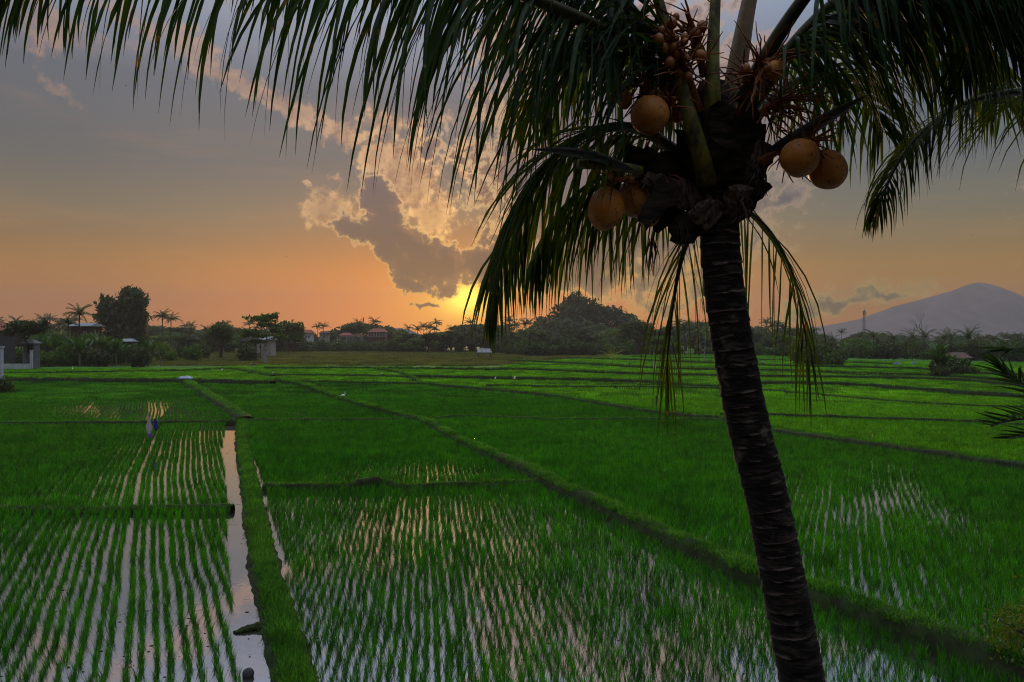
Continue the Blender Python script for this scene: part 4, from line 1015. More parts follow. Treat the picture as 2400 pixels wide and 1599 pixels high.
PALM_PROTO = [(palm_crown_mesh("crown", MAT_PALM_FAR, 17, 700 + i, 1.0, .30 + .03 * i, .8), palm_trunk_mesh("trunk", 720 + i)) for i in range(3)]
PALM_SHORT = [(palm_crown_mesh("crown", MAT_PALM_FAR, 18, 740 + i, .9, .62, .9), palm_trunk_mesh("trunk", 745 + i)) for i in range(2)]
# --- banana
def banana_mesh(name, seed, nl=9):
    random.seed(seed); b = MB()
    for i in range(nl):
        a = 2.4 * i + random.uniform(-.3, .3); e0 = random.uniform(.75, 1.4) if i else 1.5
        d = Vector((math.cos(a) * math.cos(e0), math.sin(a) * math.cos(e0), math.sin(e0))); p = Vector((0, 0, .42)); n = 7; L = random.uniform(.45, .62); vs = []
        for j in range(n + 1):
            f = j / n; s_ = d.cross(Vector((0, 0, 1))); s_ = s_.normalized() if s_.length > .05 else Vector((1, 0, 0))
            w = .085 * (math.sin(math.pi * min(1, max(.02, (f - .12) / .88))) ** .6) * (1 + random.uniform(-.25, .12)) + .006
            up_ = s_.cross(d) * w * .25
            vs += [p - s_ * w + up_, p.copy(), p + s_ * w + up_]; p = p + d * L / n; d = (d + Vector((0, 0, -.16 * (f + .2)))).normalized()
        fs = []
        for j in range(n): o = j * 3; fs += [(o, o + 1, o + 4, o + 3), (o + 1, o + 2, o + 5, o + 4)]
        b.add(vs, fs)
    return b.mesh(name, MAT_BANANA)
def banana_stem(name):
    return MB().tube([(0, 0, -.02), (0, 0, .2), (0.005, 0, .46)], [.035, .028, .018], 8).mesh(name, MAT_TRUNK_GREEN)
MAT_TRUNK_GREEN = rough_mat("banana_stem", (0.06, 0.07, 0.03), (0.13, 0.14, 0.05), 3.0, 0.7, 0.2)
BANANA = [(banana_mesh("leaves", 800 + i), banana_stem("stem")) for i in range(4)]
def put_banana(pos, h, label, group, i=0):
    t_ = thing("banana_plant", label, "banana plant", pos, random.uniform(0, 6.28), group, h)
    link("stem", BANANA[i % 4][1], t_); link("leaves", BANANA[i % 4][0], t_); return t_
# --- bush
BUSH = [crown_mesh("bush", mt, [(0, 0, .42, .5, .5, .42), (.35, .1, .35, .35, .35, .33), (-.3, -.2, .38, .36, .36, .36)], 700, .10, 850 + i) for i, mt in enumerate((MAT_LEAF_M, MAT_LEAF_G, MAT_LEAF_D))]
def put_bush(pos, h, w, label, group, i=0):
    o = link("bush", BUSH[i % 3], None, pos); o.scale = (w, w, h); o.rotation_euler = (0, 0, random.uniform(0, 6.28))
    return tag(o, label, "bush", group)

random.seed(99)
TOP = ([-60, 0, 60, 110, 150, 190, 230, 330, 360, 420, 470, 520, 560, 640, 700, 740, 800, 830, 890, 930, 1000, 1080, 1150, 1210, 1240, 1270, 1480, 1520, 1600, 1680, 1750, 1820, 1870, 1920, 1960, 2000, 2040, 2090, 2150, 2240, 2290, 2335, 2400, 2470],
       [743, 745, 748, 750, 750, 757, 760, 760, 759, 761, 763, 758, 766, 757, 761, 768, 759, 752, 752, 763, 764, 758, 757, 755, 755, 754, 754, 757, 753, 745, 752, 758, 764, 772, 786, 778, 772, 776, 786, 783, 782, 784, 780, 780])
def region(u):
    for lim, ph in ((120, "above the white walled shrine"), (240, "left of the huge dark tree"), (350, "around the huge dark tree"), (480, "right of the huge dark tree"), (570, "left of the thatched hut"), (700, "behind the pale trunked tree"), (790, "at the left of the village"), (930, "at the right of the village"), (1080, "right of the village"), (1220, "under the setting sun"), (1340, "left of the banyan top"),
                    (1480, "right of the banyan top"), (1610, "left of the big palm trunk"), (1760, "beside the big palm trunk"), (1880, "right of the big palm trunk"), (2000, "left of the telecom mast"), (2120, "right of the telecom mast"), (2230, "by the bare dead tree"), (2330, "under the mountain top")):
        if u < lim: return ph
    return "at the right edge"
def top_at(u): return float(np.interp(u, *TOP))
# far layer: hazy skyline of broadleaf trees and coconut palms
u = -60.0; i = 0
while u < 2470:
    d = random.uniform(480, 620); vt_ = top_at(u) + random.uniform(-5, 9)
    h = HC + (V0 - vt_) / F * d
    pos = Vector(((u - 1200) / F * d, d, 0))
    right = u > 1500
    if random.random() < (0.16 if right else 0.45):
        q = random.choice(PALM_PROTO); t_ = thing("coconut_palm", "small hazy skyline coconut palm " + region(u), "palm tree", pos, random.uniform(0, 6.28), "far skyline palms", h * 1.02)
        link("trunk", q[1], t_); link("crown", q[0], t_)
        u += random.uniform(7, 16)
        if random.random() < .7: continue
        d += 30; pos = Vector(((u - 1200) / F * d, d, 0)); h *= .8
    put_tree(pos, h, random.choice(TREE_PROTO), ("tall" if vt_ < top_at(u) else "low") + " hazy skyline tree " + region(u), "far skyline trees", wide=random.uniform(1.1, 1.8))
    u += random.uniform(14, 25)
# middle layer
u = -60.0
while u < 2470:
    d = random.uniform(385, 450) if u < 1500 else random.uniform(300, 400)
    vt_ = top_at(u) + random.uniform(8, 24)
    if 690 < u < 930: vt_ = random.uniform(798, 809); d = random.uniform(452, 472)
    h = max(3.5, HC + (V0 - vt_) / F * d); pos = Vector(((u - 1200) / F * d, d, 0))
    r_ = random.random()
    if r_ < .28 and not (690 < u < 930):
        q = random.choice(PALM_PROTO); t_ = thing("coconut_palm", "coconut palm rising from the tree belt " + region(u), "palm tree", pos, random.uniform(0, 6.28), "tree belt palms", h * 1.05)
        link("trunk", q[1], t_); link("crown", q[0], t_)
    else:
        put_tree(pos, h, random.choice(TREE_PROTO), ("taller" if vt_ < top_at(u) + 15 else "lower") + " leafy tree in the tree belt " + region(u), "tree belt trees", wide=random.uniform(1.1, 1.8))
    u += random.uniform(8, 15)
# front edge: bushes, bananas and low palms at the field margin
u = 360.0
EDGE = ([360, 420, 620, 880, 1150, 1250, 1500, 1750, 2000, 2400], [838, 827, 824, 824, 826, 836, 830, 832, 838, 846])
while u < 2460:
    v = float(np.interp(u, *EDGE)) + random.uniform(-1.5, 1.5); pos = G(u, v); d = pos.y
    r_ = random.random()
    if r_ < .55: put_bush(pos, random.uniform(4.0, 8.0), random.uniform(4.0, 6.5), "leafy bush at the field margin " + region(u), "field margin bushes", random.choice((0, 2, 0, 2, 1)))
    elif r_ < .80: put_banana(pos, random.uniform(5, 8), "banana plant at the field margin " + region(u), "field margin bananas", random.randrange(4))
    else:
        q = random.choice(PALM_SHORT); t_ = thing("coconut_palm", "short bushy palm at the field margin " + region(u), "palm tree", pos, random.uniform(0, 6.28), "field margin palms", random.uniform(5, 8))
        link("trunk", q[1], t_); link("crown", q[0], t_)
    if 680 < u < 960: put_bush(pos + Vector((0, random.uniform(-6, -1), 0)), random.uniform(6.0, 8.2), random.uniform(4, 6), "bush screening the houses " + region(u), "bushes before the village", random.choice((0, 2)))
    u += random.uniform(6, 11) * (1.0 if u < 1950 else 1.3)

# --- the tall dark tree on the left
def big_tree(name, label, base_u, d, lobes_px, nq, size, mat, trunk_px, seed, cat="tree", droop=0.0):
    """lobes_px: ellipses (u, v, ru, rv, depth factor) drawn from the photo at distance d, made into volumes"""
    base = Vector(((base_u - 1200) / F * d, d, 0)); k_ = d / F
    t_ = thing(name, label, cat, base)
    L_ = [((u_ - base_u) * k_, dp * ru * k_, HC + (V0 - v_) * k_, ru * k_, ru * k_ * .8, rv * k_) for u_, v_, ru, rv, dp in lobes_px]
    link("crown", crown_mesh("crown", mat, L_, nq, size, seed, droop), t_)
    b = MB(); random.seed(seed)
    for (u0, v0, u1, v1, r0, r1) in trunk_px:
        a = Vector(((u0 - base_u) * k_, 0, HC + (V0 - v0) * k_)); c_ = Vector(((u1 - base_u) * k_, random.uniform(-1, 1), HC + (V0 - v1) * k_))
        m_ = a.lerp(c_, .5) + Vector((random.uniform(-.4, .4), 0, 0)); b.tube([a, m_, c_], [r0, (r0 + r1) / 2, r1], 7)
    b.build("trunk", MAT_TRUNK, t_); return t_
big_tree("tree", "huge dark square crowned tree towering alone above the left tree belt", 285, 300,
    [(310, 715, 34, 38, 0), (300, 695, 22, 18, .3), (318, 700, 20, 18, -.3), (255, 735, 26, 36, 0), (243, 712, 12, 20, .2), (290, 750, 42, 40, .2), (325, 745, 18, 36, 0), (270, 790, 40, 30, 0), (310, 790, 36, 30, 0)], 5200, 1.15, MAT_LEAF_D, [(285, 836, 285, 770, 1.6, 1.0), (285, 775, 310, 720, .7, .2), (285, 780, 255, 735, .7, .2)], 901, droop=.5)
big_tree("banyan_tree", "giant peaked dome of a banyan rising above the tree belt behind the palm trunk", 1350, 600,
    [(1350, 703, 22, 17, 0), (1345, 718, 36, 20, .2), (1368, 722, 34, 20, -.2), (1350, 742, 54, 30, 0), (1318, 756, 34, 26, .2), (1392, 748, 44, 28, 0), (1288, 768, 30, 22, 0), (1262, 766, 15, 12, .4), (1425, 737, 30, 20, .2), (1455, 752, 30, 24, 0), (1477, 748, 14, 13, -.2), (1350, 782, 74, 32, 0), (1425, 785, 52, 28, .2), (1290, 795, 36, 24, -.3), (1268, 750, 12, 8, .3), (1246, 772, 10, 8, .1)], 11000, 1.9, MAT_LEAF_D,
    [(1350, 816, 1350, 750, 3.5, 2), (1345, 800, 1290, 768, 1.5, .5), (1300, 790, 1255, 768, .9, .3), (1355, 790, 1420, 745, 1.5, .5), (1420, 800, 1472, 752, 1, .3)], 902)
big_tree("tree", "dense leafy tree on two dark trunks beside the banyan at the field edge", 1492, 330,
    [(1470, 772, 18, 14, 0), (1492, 764, 22, 14, .2), (1515, 772, 18, 15, 0), (1530, 785, 12, 12, .2), (1485, 785, 26, 12, .2), (1512, 792, 18, 9, 0)], 2600, .8, MAT_LEAF_M, [(1494, 832, 1492, 790, .8, .6), (1496, 832, 1505, 785, .5, .3), (1492, 795, 1470, 775, .4, .1), (1494, 795, 1520, 772, .4, .1)], 903)
# open layered tree with a pale trunk, standing in the fallow field
pt = big_tree("tree", "open layered tree on a thick pale trunk standing alone in the fallow field", 620, 208,
    [(600, 745, 28, 4.5, 0), (630, 742, 20, 5, .3), (645, 741, 12, 8, -.2), (615, 752, 26, 4, .2), (632, 762, 26, 5, 0), (650, 775, 16, 6, .3), (588, 779, 24, 6, 0), (575, 786, 12, 5, .2), (612, 788, 20, 4, -.2), (655, 790, 18, 6, .2), (605, 800, 20, 4, 0)], 1500, .55, MAT_LEAF_G, [], 904)
b = MB(); k_ = 208 / F
def tp(u_, v_, y=0): return Vector(((u_ - 620) * k_, y, HC + (V0 - v_) * k_))
b.tube([tp(622, 856), tp(621, 848), tp(619, 832), tp(619, 818)], [1.0, .72, .62, .5], 10, True, 1, .08)
for a_, c_, e_, r_ in (((619, 820), (624, 805), (626, 786), .3), ((618, 820), (622, 800), (628, 794), .28), ((626, 786), (618, 770), (610, 755), .2), ((626, 786), (634, 775), (640, 765), .2), ((625, 790), (600, 783), (585, 780), .12), ((618, 770), (612, 762), (611, 748), .12), ((628, 796), (642, 792), (655, 788), .12), ((634, 775), (632, 760), (634, 745), .1), ((612, 775), (600, 760), (598, 747), .1)):
    b.tube([tp(*a_), tp(*c_, .5), tp(*e_, -.4)], [r_, r_ * .75, r_ * .4], 6)
b.build("trunk", MAT_TRUNK_PALE, pt)
big_tree("tree", "dark bushy tree pair with bright lower leaves right of the pale trunked tree", 680, 330,
    [(685, 766, 16, 13, 0), (703, 770, 10, 14, .3), (665, 768, 9, 14, 0), (670, 785, 20, 12, .3), (695, 788, 18, 14, 0), (655, 790, 12, 10, .2)], 2000, .75, MAT_LEAF_G, [(676, 820, 676, 785, .5, .3), (688, 820, 690, 780, .5, .3)], 905)
big_tree("tree", "rounded tree of medium height left of the thatched hut", 518, 260,
    [(518, 770, 20, 14, 0), (505, 778, 16, 14, .2), (532, 780, 14, 14, 0), (520, 792, 22, 12, .2)], 1700, .6, MAT_LEAF_M, [(516, 838, 518, 785, .4, .25), (520, 838, 528, 780, .3, .15)], 906)
big_tree("tree", "low spreading frangipani with grey leaves over the white walled shrine", 60, 170,
    [(60, 762, 30, 11, 0), (30, 768, 22, 10, .2), (92, 766, 22, 10, 0), (60, 775, 36, 9, .3), (20, 780, 16, 8, 0), (105, 760, 8, 8, .1)], 1900, .42, MAT_LEAF_D, [(66, 850, 60, 800, .28, .2), (60, 802, 62, 770, .2, .14), (61, 795, 85, 770, .14, .06), (60, 795, 30, 772, .14, .06)], 907)
# left thicket: bananas and bushes in front of the big tree
random.seed(5)
for i in range(26):
    u = 95 + i * 10.3 + random.uniform(-5, 5); v = random.uniform(852, 860); pos = G(u, v)
    if i % 5 in (1, 3): put_bush(pos, random.uniform(4.5, 7.0), random.uniform(3.5, 5), "dense dark bush in the thicket beside the white walled shrine", "left thicket bushes", random.choice((0, 1, 2, 2)))
    else: put_banana(pos, random.uniform(7.0, 9.8) * (1 if u < 260 else .8), "tall banana plant in the thicket beside the white walled shrine", "left thicket bananas", i)
for u, v, h in ((12, 854, 7), (40, 853, 5.5), (-10, 853, 7), (98, 853, 7), (385, 845, 6.5), (400, 848, 4), (450, 846, 6), (470, 842, 7), (430, 840, 5), (582, 848, 6)):
    put_bush(G(u, v), h, h * .75, "leafy shrub near the left field edge", "left edge shrubs", random.randrange(3))
# named palms
def put_palm(u, d, v_top, label, i=0, short=False, lean=0.0, group=None):
    pos = Vector(((u - 1200) / F * d, d, 0)); h = (HC + (V0 - v_top) / F * d)
    q = (PALM_SHORT if short else PALM_PROTO)[i % (2 if short else 3)]
    t_ = thing("coconut_palm", label, "palm tree", pos, random.uniform(0, 6.28), group, h / (1.35 if short else 1.12)); link("trunk", q[1], t_); link("crown", q[0], t_); return t_
put_palm(381, 280, 730, "tall coconut palm right of the huge dark tree", 0)
put_palm(401, 300, 738, "slimmer coconut palm just right of another beside the huge dark tree", 1)
put_palm(186, 200, 722, "ragged palm silhouetted left of the huge dark tree", 2)
put_palm(160, 215, 745, "shorter palm left of the ragged silhouetted palm", 1)
for u_, d_, v_ in ((2047, 255, 770), (2095, 245, 775), (2140, 245, 775), (2166, 240, 770), (2212, 260, 776), (2268, 235, 768)):
    put_palm(u_, d_, v_, "palm in the row standing along the right field edge", int(u_) % 2, True, 0, "palms along the right field edge")
for u_, d_, v_ in ((2290, 240, 800), (2325, 235, 802), (2355, 230, 800), (2395, 240, 798), (1990, 270, 805), (1200, 330, 770), (1880, 230, 800)):
    put_palm(u_, d_, v_, "low palm at the right field edge under taller trees", int(u_) % 2, True, 0, "low palms at the right field edge")
yp = thing("young_palm", "small lime green young palm standing alone on a field bank", "palm tree", G(1437, 855), 1.0, None, 3.9)
link("trunk", palm_trunk_mesh("trunk", 760), yp).scale = (2.2, 2.2, .42)
cr = link("crown", palm_crown_mesh("crown", MAT_YOUNG := leaf_mat("young_palm_leaf", (0.10, 0.20, 0.015), (0.26, 0.30, 0.03), .45, .5, .2, .5), 14, 761, .9, 1.05, 1.35), yp); cr.location = (0, 0, -.58)
# bananas on the bank at the right
for i, (u, v, h) in enumerate([(2196, 884, 5.2), (2203, 883, 6.6), (2212, 884, 4.6), (2228, 880, 4.4), (2240, 880, 3.4), (2255, 879, 3.6), (2268, 878, 3.0)]):
    put_banana(G(u, v), h, "banana plant in the clump on the bank at the right", "banana clump on the right bank", i)
for u, v, h in ((1918, 856, 7.5), (1935, 858, 6), (1905, 860, 5), (1950, 862, 4.5), (1965, 862, 3.2), (1890, 858, 8), (1925, 845, 6), (1945, 844, 5), (1975, 845, 5)):
    put_bush(G(u, v), h, h * .7, "dark shrub on the field bank right of the palm trunk", "shrubs right of the palm trunk", random.randrange(3))
for u, v, h, w in ((2216, 881, 3.6, 4.2), (2206, 886, 2.2, 2.4), (2250, 878, 2.6, 3.4), (2272, 879, 2.0, 2.6)): put_bush(G(u, v), h, w, "dark bush among the banana clump on the right bank", "bushes of the right banana clump", 2 if u < 2240 else 0)
# bare trees
def bare_tree(name, label, base, h, mat, seed, r0, spread=.5, levels=4):
    random.seed(seed); b = MB()
    def grow(p, d, L, r, lv):
        pts_ = [p]; q = p.copy(); dd = d.copy()
        for i in range(3): q = q + dd * L / 3; dd = (dd + Vector([random.gauss(0, .12) for _ in range(3)])).normalized(); pts_.append(q.copy())
        b.tube(pts_, [r, r * .85, r * .7, r * .55], 5, False)
        if lv <= 0: return
        for j in range(random.choice((2, 3))):
            nd = (dd + Vector((random.gauss(0, spread), random.gauss(0, spread), random.uniform(-.05, .35)))).normalized()
            grow(pts_[-1 - (j % 2)], nd, L * random.uniform(.55, .8), r * .55, lv - 1)
    grow(Vector((0, 0, -.2)), Vector((0.03, 0, 1)), h * .38, r0, levels)
    o = b.build(name, mat); o.location = base; return tag(o, label, "tree")
bare_tree("dead_tree", "bare dead tree with forked branches standing against the mountain", Vector(((2182 - 1200) / F * 290, 290, 0)), 22, MAT_TRUNK_PALE, 12, .38, .42)
bare_tree("dead_tree", "bare pale tree beside the left edge of the big palm trunk", Vector(((1650 - 1200) / F * 220, 220, 0)), 13, MAT_TRUNK_PALE, 22, .22, .5)
bare_tree("dead_shrub", "leafless grey shrub on the bank junction at the left", G(633, 893), 2.0, MAT_TRUNK, 31, .06, .8)
# ------------------------------------------------------------------ buildings
def flat_mat(name, c, rough=0.8, var=0.25, sc_=1.2, spec=0.2):
    return rough_mat(name, tuple(x * (1 - var) for x in c), tuple(min(1, x * (1 + var * .5)) for x in c), sc_, rough, spec)
MAT_WHITE = flat_mat("whitewash", (0.42, 0.43, 0.47), .85, .2); MAT_CREAM = flat_mat("cream_plaster", (0.28, 0.25, 0.22)); MAT_BRICK = flat_mat("red_brick_wall", (0.17, 0.085, 0.06))
MAT_TILE = flat_mat("red_roof_tiles", (0.22, 0.075, 0.05), .8, .35, 2.5); MAT_TILEB = flat_mat("brown_roof_tiles", (0.10, 0.055, 0.045), .8, .35, 2.5); MAT_THATCH = flat_mat("dark_thatch", (0.028, 0.022, 0.02), .95, .4, 3)
MAT_TIN = flat_mat("grey_tin", (0.13, 0.145, 0.175), .5, .2, 1, .4); MAT_GLASS = flat_mat("dark_window_glass", (0.03, 0.035, 0.04), .15, .2, 1, .5); MAT_DARKWOOD = flat_mat("dark_wood", (0.05, 0.035, 0.025)); MAT_STONE = flat_mat("dark_stone", (0.05, 0.05, 0.055), .9, .4, 4)
MAT_BLUEP = flat_mat("blue_painted_plaster", (0.30, 0.36, 0.48)); MAT_BLUED = flat_mat("faded_blue_plastic", (0.10, 0.14, 0.22)); MAT_SHRINE = flat_mat("weathered_shrine_stone", (0.13, 0.13, 0.145))
def hip_roof(w, dp, h, over, ridge=.5):
    x, y = w / 2 + over, dp / 2 + over; r = max(0, x - y) if ridge is None else x * ridge
    b = MB(); t_ = .18
    vs = [(-x, -y, 0), (x, -y, 0), (x, y, 0), (-x, y, 0), (-x, -y, t_), (x, -y, t_), (x, y, t_), (-x, y, t_), (-r, 0, h), (r, 0, h)]
    b.add([Vector(p) for p in vs], [(3, 2, 1, 0), (0, 1, 5, 4), (1, 2, 6, 5), (2, 3, 7, 6), (3, 0, 4, 7), (4, 5, 9, 8), (6, 7, 8, 9), (5, 6, 9), (7, 4, 8)])
    return b
def house(name, label, u0, u1, v_eave, v_top, d, wall_m, roof_m, dp=7.0, wins=(), cat="house", ridge=.5, extra=None, rz=0.0, over=.7, base_z=0.0, posts=False):
    uc = (u0 + u1) / 2; k_ = d / F; w = (u1 - u0) * k_ - 2 * over; ze = HC + (V0 - v_eave) * k_ - base_z; zt = HC + (V0 - v_top) * k_ - base_z
    t_ = thing(name, label, cat, Vector(((uc - 1200) * k_, d, base_z)), rz)
    if posts:
        for sx in (-1, 1):
            for sy in (-1, 1): MB().box((sx * (w / 2 - .15), sy * (dp / 2 - .2), ze / 2), (.18, .18, ze)).build("post", wall_m, t_)
        MB().box((0, 0, ze * .35), (w - .3, dp - .3, .15)).build("platform", wall_m, t_)
    else:
        MB().box((0, 0, ze / 2 - .2), (w, dp, ze + .4)).build("wall", wall_m, t_)
    r = hip_roof(w, dp, zt - ze, over, ridge).build("roof", roof_m, t_); r.location = (0, 0, ze)
    for (fx, fz, ww, wh) in wins:
        f_ = MB(); x = fx * w / 2; z = fz * ze; y = -dp / 2 - .03; e = .09
        f_.box((x - ww / 2, y, z), (e, .12, wh + e)).box((x + ww / 2, y, z), (e, .12, wh + e)).box((x, y, z - wh / 2), (ww - e, .12, e)).box((x, y, z + wh / 2), (ww - e, .12, e)).box((x, y - .004, z), (e * .7, .1, wh - e))
        fo = f_.build("window", MAT_WHITE if wall_m is not MAT_WHITE else MAT_DARKWOOD, t_)
        MB().box((x, -dp / 2 - .015, z), (ww, .03, wh)).build("pane", MAT_GLASS, fo)
    if extra: extra(t_, w, dp, ze)
    return t_
house("house", "small white house with a red hipped roof, leftmost of the village houses", 712, 736, 781, 773, 490, MAT_WHITE, MAT_TILE, 6, [(-.4, .8, 1.0, 1.2), (.35, .8, 1.0, 1.2)])
house("house", "low house with a wide brown roof second from the left in the village", 749, 773, 782, 776, 520, MAT_CREAM, MAT_TILEB, 6, [(.2, .8, 1.2, 1.2)], ridge=.6)
def slab_and_columns(t_, w, dp, ze):
    MB().box((0, -dp / 2 - 1.0, ze - .9), (w + 2.2, 2.2, .35)).build("eave_slab", MAT_CREAM, t_)
    for x in (-.5, -.32, .12, .3, .5): MB().box((x * (w + 1.6), -dp / 2 - 1.9, (ze - 1.08) / 2), (.28, .28, ze - 1.08)).build("column", MAT_WHITE, t_)
house("house", "house with a white flat eave on columns under a small red roof", 796, 828, 787, 780, 485, MAT_CREAM, MAT_TILE, 6, [(-.5, .62, 1.2, 1.6), (.1, .62, 1.2, 1.6), (.6, .62, 1.0, 1.6)], extra=slab_and_columns, over=.5)
def banner(t_, w, dp, ze):
    MB().box((w / 2 + .9, -dp / 2 - .6, ze - 1.6), (2.3, .15, 2.9)).build("painted_panel", MAT_BLUEP, t_)
    MB().box((w / 2 + .9, -dp / 2 - .52, ze / 2 - 1.6), (.2, .12, ze - 3.2)).build("panel_post", MAT_STONE, t_)
house("house", "brown roofed brick house with a pale blue painted panel at its right end", 829, 852, 790, 783, 485, MAT_BRICK, MAT_TILEB, 6, [(-.4, .75, 1.0, 1.2), (.2, .75, 1.0, 1.2)], extra=banner)
def balcony(t_, w, dp, ze):
    MB().box((0, -dp / 2 - .8, ze - 3.1), (w + .6, 1.6, .22)).build("balcony_floor", MAT_CREAM, t_)
    for i in range(7): MB().box((-w / 2 + i * w / 6, -dp / 2 - 1.45, ze - 1.5), (.2, .2, 2.95)).build("balcony_post", MAT_WHITE, t_)
    MB().box((0, -dp / 2 - 1.45, ze - 2.2), (w, .08, .09)).build("balcony_rail", MAT_DARKWOOD, t_)
house("house", "two storey brick house with a red roof and a balcony of white posts", 864, 908, 779, 770, 480, MAT_BRICK, MAT_TILE, 7, [(-.6, .84, 1.0, 1.5), (-.2, .84, 1.0, 1.5), (.2, .84, 1.0, 1.5), (.6, .84, 1.0, 1.5)], extra=balcony)
house("hut", "open field hut with a dark thatched roof beside the pale trunked tree", 566, 611, 801, 788, 245, MAT_DARKWOOD, MAT_THATCH, 5, cat="hut", ridge=.35, posts=True)
house("house", "long plastered house with a grey tin roof behind the pale trunked tree", 604, 645, 797, 789, 300, MAT_CREAM, MAT_TIN, 6, [(-.5, .6, 1, 1), (.1, .6, 1, 1)], ridge=.85)
house("house", "long house with a grey tin roof half hidden left of the huge dark tree", 176, 230, 766, 757, 235, MAT_DARKWOOD, MAT_TIN, 7, [(.5, .8, 1, 1)], ridge=.9)
house("house", "house corner with a red tiled roof at the far left edge", -60, 18, 776, 750, 195, MAT_STONE, MAT_TILE, 8, [(.4, .7, 1, 1.2)], ridge=.4)
house("shed", "small shed with a sloping grey roof poking out of the left thicket", 286, 318, 802, 794, 205, MAT_DARKWOOD, MAT_TIN, 3, cat="shed", ridge=.7, over=.3)
house("hut", "small stilted hut with a bluish tin roof at the edge of the fallow field", 1118, 1153, 827, 817, 288, MAT_DARKWOOD, MAT_TIN, 3.5, cat="hut", ridge=.8, posts=True, over=.5)
house("house", "low house with a brown tiled roof behind the banana clump on the right", 2218, 2266, 840, 826, 228, MAT_CREAM, MAT_TILEB, 5, [(-.4, .5, .9, .9), (.4, .5, .9, .9)], ridge=.75)
# shrine and its wall
d = 172.0; k_ = d / F
t_ = thing("shrine", "grey walled shrine with a dark niche under the frangipani tree", "shrine", Vector(((74 - 1200) * k_, d, 0)))
zz = lambda v_: HC + (V0 - v_) * k_
MB().box((0, 0, zz(829) / 2), (27 * k_, 2.2, zz(829))).build("plinth", MAT_SHRINE, t_)
b = MB(); hN = zz(806) - zz(829)
for sx in (-1, 1): b.box((sx * 11.5 * k_, 0, zz(829) + hN / 2), (4 * k_, 2.0, hN))
b.box((0, .8, zz(829) + hN / 2), (19 * k_, .3, hN)); b.build("niche", MAT_SHRINE, t_)
r = hip_roof(24 * k_, 2.4, 1.1, .35, .3).build("roof", MAT_TIN, t_); r.location = (0, 0, zz(806))
t_ = thing("garden_wall", "low white wall on a dark stone footing with a taller pillar at its right end", "wall", Vector(((66 - 1200) * k_, d - 5, 0)))
k2 = (d - 5) / F; z2 = lambda v_: HC + (V0 - v_) * k2
MB().box((0, 0, (z2(853) + z2(866)) / 2), (81 * k2, .3, z2(853) - z2(866))).build("wall_panel", MAT_WHITE, t_)
MB().box((2 * k2, .02, z2(866) / 2 - .02), (80 * k2, .5, z2(866))).build("footing", MAT_STONE, t_)
MB().box((42 * k2, 0, (z2(822) + z2(864)) / 2), (5 * k2, .45, z2(822) - z2(864))).build("pillar", MAT_WHITE, t_)
MB().box((42 * k2, 0, z2(822) + .05), (7 * k2, .6, .12)).build("pillar_cap", MAT_WHITE, t_)
MB().box((-48 * k2, 0, (z2(858) + z2(868)) / 2), (16 * k2, .28, z2(858) - z2(868))).build("wall_panel", MAT_WHITE, t_)
d = 104.0; k_ = d / F; zz = lambda v_: HC + (V0 - v_) * k_
t_ = thing("gate_post", "tall white square gate post cut by the left edge of the photo", "gate post", Vector(((2 - 1200) * k_, d, 0)))
MB().box((0, 0, (zz(890)) / 2 + .4), (10 * k_, .6, zz(890) + .8)).build("base", MAT_WHITE, t_)
MB().box((0, 0, (zz(890) + zz(818)) / 2 + .3), (8 * k_, .5, zz(818) - zz(890))).build("shaft", MAT_WHITE, t_)
MB().box((0, 0, zz(817) + .2), (11 * k_, .68, .25)).build("cap", MAT_WHITE, t_)
put_bush(G(8, 925), 2.6, 1.6, "brownish shrub at the foot of the white gate post", None, 0)

# ------------------------------------------------------------------ lattice mast
d = 720.0; k_ = d / F
t_ = thing("telecom_mast", "slender lattice telecom mast rising above the trees before the mountain", "mast", Vector(((2025 - 1200) * k_, d, 0)))
Hm = HC + (V0 - 730) * k_; w0, w1 = 2.4, 1.3; b = MB(); ns = 14
def cr_(i, f): s_ = (w0 * (1 - f) + w1 * f) / 2; return Vector(((-1, 1, 1, -1)[i] * s_, (-1, -1, 1, 1)[i] * s_, f * Hm))
MAT_MAST = flat_mat("mast_steel", (0.16, 0.13, 0.14), .6)
for i in range(4): MB().tube([cr_(i, 0), cr_(i, 1)], .16, 5).build("leg", MAT_MAST, t_)
for s_ in range(ns):
    f0, f1 = s_ / ns, (s_ + 1) / ns
    for i in range(4): b.tube([cr_(i, f0), cr_((i + 1) % 4, f1)], .09, 3, False); b.tube([cr_(i, f1), cr_((i + 1) % 4, f1)], .08, 3, False)
b.build("bracing", MAT_MAST, t_)
for i, (f_, s_) in enumerate(((.97, -1), (.97, 1), (.93, -1), (.92, 1), (1.0, 0))): MB().box((s_ * 1.3, -1.0, f_ * Hm), (.6, .4, 3.0)).build("antenna", MAT_WHITE if i % 2 else MAT_MAST, t_)
MB().tube([Vector((0, 0, Hm)), Vector((0, 0, Hm + 4))], .08, 4).build("rod", MAT_MAST, t_)
t_ = thing("antenna_pole", "thin antenna pole standing above the hazy skyline behind the village", "pole", Vector(((852 - 1200) * .30, 520, 0)))
MB().tube([Vector((0, 0, 0)), Vector((0, 0, 23.0))], .16, 5).build("pole", MAT_MAST, t_); MB().box((0, 0, 21.5), (.7, .5, 2.2)).build("antenna", MAT_MAST, t_)

